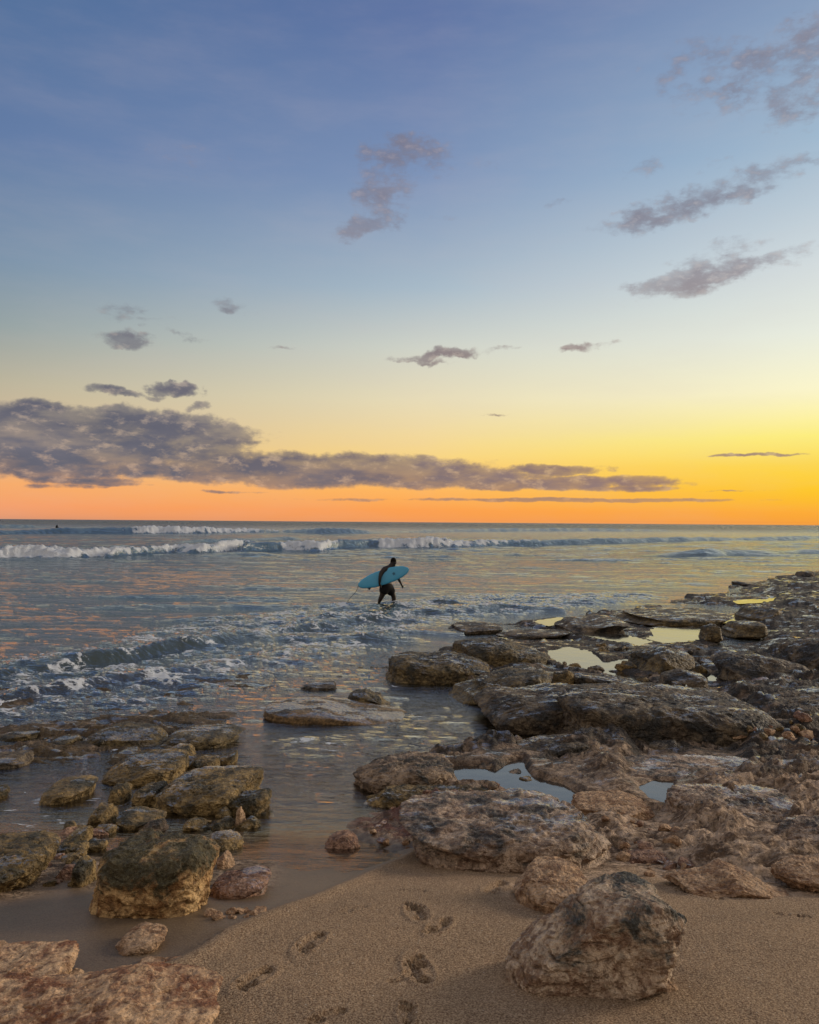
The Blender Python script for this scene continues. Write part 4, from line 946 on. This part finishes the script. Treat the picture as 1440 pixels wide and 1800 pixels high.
rk('rock','thin black rock awash in the breaking water right of the surfer','rock',[(668,1129),(690,1119),(740,1118),(752,1126),(710,1131)],.7,'dark',h0=-.03,group=GM,amp=.8)
rk('stone','little dark oblong stone beside the narrow puddle on the flat rock','stone',[(1138,1314),(1150,1303),(1185,1300),(1204,1312),(1180,1322)],.16,'dark',h0=.1)

# ================================================================== LOOSE STONES (copies of a few shapes, each its own object)
def zat(X, Y):
    r_ = min(max(np.searchsorted(Ya, Y), 1), len(Ya)-1); c_ = min(max(np.searchsorted(slope, X/wid[r_]), 1), len(slope)-1)
    return float(ZT[r_, c_])
_proto = {}
def pebble_mesh(i, mat):
    if (i, mat) not in _proto:
        r_ = np.random.RandomState(i+50); v, f = ico(5)
        rr = np.ones(len(v))
        for k_ in range(9):
            n_ = r_.normal(size=3); n_ /= np.linalg.norm(n_); dn = v@n_; rr = np.where(dn > 1e-3, np.minimum(rr, r_.uniform(.6, .9)/np.maximum(dn, 1e-3)), rr)
        q = v*rr[:, None]; q = q*(1+.22*fbm3(q*1.4+i*3, 4, i)+.12*(ridge3(q*2.4+i, 3, i)-.4))[:, None]
        q = q*np.array([1, r_.uniform(.65, .9), r_.uniform(.5, .8)])
        me = bpy.data.meshes.new('stone'); me.from_pydata(q.tolist(), [], f.tolist()); me.polygons.foreach_set('use_smooth', np.ones(len(f), bool)); me.materials.append(MR[mat]); _proto[(i, mat)] = me
    return _proto[(i, mat)]
def scatter(name, cat, label, group, poly, n, s0, s1, mats, seed, sink=.25):
    r_ = random.Random(seed); P_ = np.array(poly, float)
    k_ = 0; tries = 0
    while k_ < n and tries < 5000:
        tries += 1
        px, py = r_.uniform(P_[:, 0].min(), P_[:, 0].max()), r_.uniform(P_[:, 1].min(), P_[:, 1].max())
        if sdf(np.array([px]), np.array([py]), P_)[0] < 0: continue
        g = ground(px, py, .02); s_ = s0+(s1-s0)*r_.random()**2.2
        o = bpy.data.objects.new(name, pebble_mesh(r_.randrange(6), r_.choice(mats))); C.objects.link(o)
        o.location = (g[0], g[1], zat(g[0], g[1])+s_*(.5-sink)); o.scale = (s_, s_*r_.uniform(.8, 1.1), s_*r_.uniform(.7, 1))
        o.rotation_euler = (r_.uniform(-.3, .3), r_.uniform(-.3, .3), r_.uniform(0, 6.28))
        tag(o, label, cat, group); k_ += 1
scatter('pebble','pebble','pale pebble in the thin water at the sand edge','pebbles at the sand edge',[(368,1600),(385,1588),(430,1588),(470,1590),(455,1604),(390,1608)],22,.012,.035,['tan'],1)
scatter('cobble','cobble','brown cobble in the rubble at the foot of the long black faced ledge','cobbles at the foot of the long ledge',[(1000,1292),(1100,1306),(1290,1316),(1400,1300),(1440,1300),(1440,1345),(1300,1326),(1150,1312),(1010,1304)],46,.03,.13,['red','moss','tan'],2)
scatter('cobble','cobble','dark algae covered cobble among the boulders in the left shallows','cobbles among the left boulders',[(300,1440),(380,1420),(470,1400),(480,1420),(420,1460),(330,1450)],26,.03,.10,['moss'],3)
scatter('cobble','cobble','crumbly brown cobble on the bank left of the mossy boulder','cobbles on the left bank',[(60,1490),(110,1450),(200,1440),(165,1500),(130,1550),(90,1550)],34,.03,.10,['moss','moss','red'],4)
scatter('cobble','cobble','brown cobble in the crumbling bank in front of the big dark stone','cobbles by the grey-blue pool',[(650,1395),(760,1385),(900,1375),(960,1385),(900,1400),(760,1420),(680,1420)],40,.02,.08,['moss','red','grey'],5)
scatter('cobble','cobble','small reddish cobble in the rubble left of the grey pitted slab','cobbles of the reddish bank',[(610,1455),(680,1430),(780,1420),(860,1460),(900,1500),(800,1500),(700,1490)],60,.015,.055,['red','tan'],6)
scatter('cobble','cobble','tan cobble on the sandy rock between the pale mounds at the right','cobbles between the pale mounds',[(1050,1450),(1150,1450),(1250,1500),(1280,1530),(1150,1540),(1080,1500)],34,.015,.06,['tan','tan','red'],7)
scatter('cobble','cobble','dark cobble on the dark middle of the reef near the largest pools','cobbles on the middle of the reef',[(1000,1215),(960,1180),(1060,1130),(1240,1130),(1260,1200),(1200,1225)],34,.04,.16,['moss','dark'],8)

# ================================================================== SURFER
def WP(zx, zy, dy=0.0, Y0=25.3):
    d = ray(560+zx/6, 940+zy/6); return np.array([0, 0, CZ])+d*((Y0+dy)/d[1])*1.0
def skin_body(name, verts, edges, rad, mat, root=0, sub=2):
    me = bpy.data.meshes.new(name); me.from_pydata([tuple(v) for v in verts], edges, []); me.update()
    o = bpy.data.objects.new(name, me); C.objects.link(o)
    sk = o.modifiers.new('skin', 'SKIN'); sk.use_smooth_shade = True
    for i, r in enumerate(rad): me.skin_vertices[0].data[i].radius = tuple(k_*(1.28 if k_ > .05 else 1.1) for k_ in (r if isinstance(r, tuple) else (r, r)))
    me.skin_vertices[0].data[root].use_root = True
    ms = o.modifiers.new('sub', 'SUBSURF'); ms.levels = sub; ms.render_levels = sub
    dg = bpy.context.evaluated_depsgraph_get(); me2 = bpy.data.meshes.new_from_object(o.evaluated_get(dg))
    me2.name = name; n = bpy.data.objects.new(name, me2); C.objects.link(n); me2.materials.clear(); me2.materials.append(mat)
    me2.polygons.foreach_set('use_smooth', np.ones(len(me2.polygons), bool))
    bpy.data.objects.remove(o); return n
skin_m = simple('near-black silhouette skin', s2l((30, 22, 20)), .5, .4, 9, .15)  # near black: the backlit silhouette is put into the skin colour
short_m = simple('black board shorts', s2l((20, 20, 24)), .8, .2, 30, .2)
V, E, RD = [], [], []
def jv(zx, zy, dy, r, par=None):
    V.append(WP(zx, zy, dy)); RD.append(r)
    if par is not None: E.append((par, len(V)-1))
    return len(V)-1
pel = jv(714, 522, 0, (.15, .13)); sp1 = jv(708, 468, 0, (.145, .125), pel); ch = jv(722, 408, 0, (.19, .15), sp1); upc = jv(736, 365, 0, (.175, .14), ch)
nk = jv(768, 334, 0, .068, upc); hb_ = jv(786, 308, 0, .080, nk); hc = jv(795, 290, 0, (.090, .084), hb_); ht = jv(797, 276, 0, (.078, .072), hc)
ns = jv(824, 290, 0, .016, hc); chn = jv(812, 312, 0, .03, hb_)
for side, sh, elb, wr, pm_, fdir in ((-1, (694, 366, -.15), (648, 450, -.31), (643, 520, -.31), (652, 540, -.27), (.5, .85)), (1, (782, 368, .15), (838, 452, .2), (876, 525, .15), (885, 546, .14), (.25, .95))):
    s1_ = jv(*sh, .072, upc); mid1 = jv((sh[0]+elb[0])/2-(10 if side < 0 else 0), (sh[1]+elb[1])/2-4, (sh[2]+elb[2])/2, .058, s1_); e1 = jv(*elb, .046, mid1); f1_ = jv((elb[0]*.6+wr[0]*.4), (elb[1]*.6+wr[1]*.4), (elb[2]*.6+wr[2]*.4), .044, e1)
    w1_ = jv(*wr, .027, f1_); p1 = jv(*pm_, (.036, .02), w1_)
    for k_ in range(4):
        off_ = (k_-1.5)*.022; L_ = (24, 28, 26, 20)[k_]
        a_ = jv(pm_[0]+fdir[0]*L_*.45+off_*40, pm_[1]+fdir[1]*L_*.5, pm_[2]+off_, .0095, p1)
        jv(pm_[0]+fdir[0]*L_*.8+off_*50+(5 if side < 0 else -2), pm_[1]+fdir[1]*L_*.9, pm_[2]+off_+(.04 if side < 0 else 0), .008, a_)
    tb_ = jv(pm_[0]+9, pm_[1]+1, pm_[2]-.012, .011, p1); jv(pm_[0]+15, pm_[1]+10, pm_[2]-.018, .009, tb_)
for side, hp_, kn, an, hl, to in ((-1, (694, 552, -.09), (670, 648, -.10), (636, 722, -.08), (622, 742, -.08), (640, 762, -.08)), (1, (742, 552, .09), (797, 650, .10), (801, 742, .10), (797, 765, .10), (828, 768, .10))):
    h1 = jv(*hp_, .098, pel); th_ = jv((hp_[0]+kn[0])/2, (hp_[1]+kn[1])/2, hp_[2], .088, h1); k1_ = jv(*kn, .060, th_); c1_ = jv(kn[0]*.62+an[0]*.38-5, kn[1]*.62+an[1]*.38, kn[2], .058, k1_)
    a1 = jv(*an, .036, c1_); l1 = jv(*hl, .038, a1); jv(*to, (.04, .025), l1)
person = skin_body('person', V, E, RD, skin_m); tag(person, 'bare chested surfer wading right in black shorts with a blue board under one arm', 'person')
V, E, RD = [], [], []
b0 = jv(712, 500, 0, (.165, .15)); b1 = jv(714, 535, 0, (.18, .16), b0)
for a_, k_ in (((692, 575, -.08), (678, 638, -.10)), ((748, 575, .08), (788, 640, .10))):
    q1 = jv(*a_, .125, b1); q2 = jv(*k_, .108, q1); 
shorts = skin_body('shorts', V, E, RD, short_m); shorts.parent = person
hm = simple('close cropped dark hair', s2l((22, 18, 18)), .9, .1, 60, .3)
hv, hf = ico(5); hq = hv*np.array([.090, .088, .112]); hq[:, 2] *= 1+.0*hq[:, 2]
hq = hq[:, :]*(1+.03*fbm3(hv*3, 3, 2))[:, None]; hq[:, 0] -= np.clip(-hq[:, 2], 0, 1)*.25
hair = mesh_obj('hair', hq+WP(790, 277), hf, hm); hair.parent = person

# surfboard
bd_m, t, out = new_mat('sky blue board lacquer'); g_ = t.new('ShaderNodeTexCoord').outputs['Object']
bc = t.mix(t.noise(g_, 4, 4), s2l((58, 150, 196)), s2l((74, 166, 208))); principled(t, out, bc, .3, spec=.5)
rail_m = simple('dark blue rail', s2l((30, 76, 104)), .4, .5, 8, .1)
A_ = WP(416, 536, -.2); B_ = WP(953, 358, -.2); ax_ = B_-A_; Lb = np.linalg.norm(ax_); ax_ /= Lb
nrm_ = np.array([0, -1.0, .18]); nrm_ -= ax_*(nrm_@ax_); nrm_ /= np.linalg.norm(nrm_); vx = np.cross(nrm_, ax_)
ns_, nc_ = 48, 28; vs = []
hw_s = [0, .02, .06, .15, .3, .5, .68, .82, .92, .98, 1]; hw_w = [.0, .062, .108, .165, .212, .228, .218, .182, .128, .062, .0]
for i in range(ns_+1):
    s_ = (1-math.cos(math.pi*i/ns_))/2; w_ = max(np.interp(s_, hw_s, hw_w), .002); tk = .036*min(1, (4*s_*(1-s_))**.45+.12); rk_ = .05*(2*s_-1)**2*(1 if s_ > .5 else .5)
    for j in range(nc_):
        a = 2*math.pi*j/nc_; cw_ = math.copysign(abs(math.cos(a))**.75, math.cos(a)); sw_ = math.copysign(abs(math.sin(a))**.9, math.sin(a))
        vs.append(A_+ax_*Lb*s_+vx*w_*cw_+nrm_*(tk*sw_-rk_))
fs = [(i*nc_+j, i*nc_+(j+1) % nc_, (i+1)*nc_+(j+1) % nc_, (i+1)*nc_+j) for i in range(ns_) for j in range(nc_)]
board = mesh_obj('surfboard', vs, fs, bd_m); tag(board, 'pale blue surfboard carried nose forward under the arm of the wading surfer', 'surfboard')
def tube(pts, r, n=8):
    pts = np.array(pts, float); T = np.gradient(pts, axis=0); T /= np.linalg.norm(T, axis=1)[:, None]; vv = []
    for p, tt in zip(pts, T):
        a = np.cross(tt, (0.1, 1, .2)); a /= np.linalg.norm(a); b = np.cross(tt, a)
        for j in range(n): vv.append(p+r*(a*math.cos(2*math.pi*j/n)+b*math.sin(2*math.pi*j/n)))
    return vv, [(i*n+j, i*n+(j+1) % n, (i+1)*n+(j+1) % n, (i+1)*n+j) for i in range(len(pts)-1) for j in range(n)]
blk = simple('black rubber', s2l((26, 26, 28)), .6, .4)
# rail tape line, logo, fin, leash
rv_ = []
for sgn in (1,):
    ring = []
    for i in range(2, ns_-1):
        s_ = (1-math.cos(math.pi*i/ns_))/2; w_ = np.interp(s_, hw_s, hw_w); rk_ = .05*(2*s_-1)**2*(1 if s_ > .5 else .5)
        ring.append(A_+ax_*Lb*s_-vx*(w_+.001)*sgn+nrm_*(-rk_-.004))
    vv, ff = tube(ring, .006); rl_ = mesh_obj('rail', vv, ff, rail_m, board)
bm = bmesh.new(); cz_ = WP(795, 410, -.245)
for k_ in range(5):
    a = 2*math.pi*k_/5+.3; u1 = ax_*math.cos(a)+vx*math.sin(a); u2 = -ax_*math.sin(a)+vx*math.cos(a)
    q = [cz_, cz_+u1*.03+u2*.012, cz_+u1*.055, cz_+u1*.03-u2*.012]
    vsq = [bm.verts.new(tuple(p+nrm_*.003)) for p in q]; bm.faces.new(vsq)
me = bpy.data.meshes.new('logo'); bm.to_mesh(me); bm.free(); me.materials.append(rail_m); lg = bpy.data.objects.new('logo', me); C.objects.link(lg); lg.parent = board
cc0 = A_+ax_*Lb*.17
fo0 = [cc0-vx*.15, cc0+ax_*.11-vx*.16, cc0+ax_*.07-vx*.2-nrm_*.02, cc0+ax_*.02-vx*.235-nrm_*.03, cc0+ax_*-.01-vx*.23-nrm_*.03]
fv = [p+nrm_*.006 for p in fo0]+[p-nrm_*.006 for p in fo0]
bm = bmesh.new(); bv = [bm.verts.new(tuple(p)) for p in fv]; bm.faces.new(bv[:5]); bm.faces.new(bv[5:][::-1])
for i in range(5): bm.faces.new((bv[i], bv[i+5], bv[(i+1) % 5+5], bv[(i+1) % 5]))
me = bpy.data.meshes.new('fin'); bm.to_mesh(me); bm.free(); me.materials.append(blk); fn_ = bpy.data.objects.new('fin', me); C.objects.link(fn_); fn_.parent = board
lp = [(420,538),(414,556),(405,580),(392,604),(368,632),(345,655),(325,680),(306,704),(290,728),(270,742)]
lp = np.array(lp, float); tt = np.linspace(0, len(lp)-1, 40); lz = np.stack([np.interp(tt, range(len(lp)), lp[:, 0]), np.interp(tt, range(len(lp)), lp[:, 1])], 1)
for _ in range(3): lz[1:-1] = (lz[:-2]+2*lz[1:-1]+lz[2:])/4
vv, ff = tube([WP(a, b, -.2) for a, b in lz], .0065); mesh_obj('leash', vv, ff, blk, board)

# distant surfer waiting behind the far breaker
def FPt(x_, z_, dy=0): return np.array([-72.3+x_, 168.0+dy, z_])
V, E, RD = [], [], []
def fj(x_, z_, dy, r, par=None):
    V.append(FPt(x_, z_, dy)); RD.append(r)
    if par is not None: E.append((par, len(V)-1))
    return len(V)-1
a = fj(0, .75, 0, .17); b = fj(.04, 1.05, 0, .19, a); c = fj(.08, 1.25, 0, .13, b); d = fj(.12, 1.38, 0, .07, c); fj(.16, 1.5, 0, .11, d)
for s_ in (-1, 1):
    e = fj(.08, 1.2, .2*s_, .07, c); f_ = fj(.22, 1.0, .3*s_, .05, e); fj(.42, .85, .28*s_, .04, f_)
    g_ = fj(.1, .62, .12*s_, .1, a); fj(.4, .55, .25*s_, .08, g_)
fs_ = skin_body('person', V, E, RD, short_m); tag(fs_, 'tiny dark surfer sitting out behind the far breaker at the left', 'person')
s0_ = []
vsb = []
for i in range(25):
    s_ = i/24; w_ = .26*math.sin(math.pi*min(max(s_, .02), .98))**.5
    for j in range(12):
        an_ = 2*math.pi*j/12; vsb.append(FPt(-.9+2.1*s_, .58+.04*math.sin(an_)+.25*(s_-.4)*(s_ > .4), w_*math.cos(an_)))
ff = [(i*12+j, i*12+(j+1) % 12, (i+1)*12+(j+1) % 12, (i+1)*12+j) for i in range(24) for j in range(12)]
b2 = mesh_obj('surfboard', vsb, ff, simple('pale board', (.5, .5, .48), .4)); tag(b2, 'board under the tiny surfer sitting behind the far breaker', 'surfboard')
# low shoal on the horizon
xs = np.linspace(-420, 330, 160); prof = 1.2*np.clip(1-np.abs((xs+60)/330)**2, 0, 1)*(.5+.6*np.abs(noise2(xs/40, xs*0, 5)))
sv = []; 
for i, xx in enumerate(xs):
    for yy, k_ in ((2590, -1.0), (2600, prof[i]), (2660, prof[i]*.9), (2680, -1.0)): sv.append((xx-150, yy, k_))
mesh_obj('distant_shoal', sv, grid_faces(160, 4), MR['dark']).__setitem__('kind', 'structure')
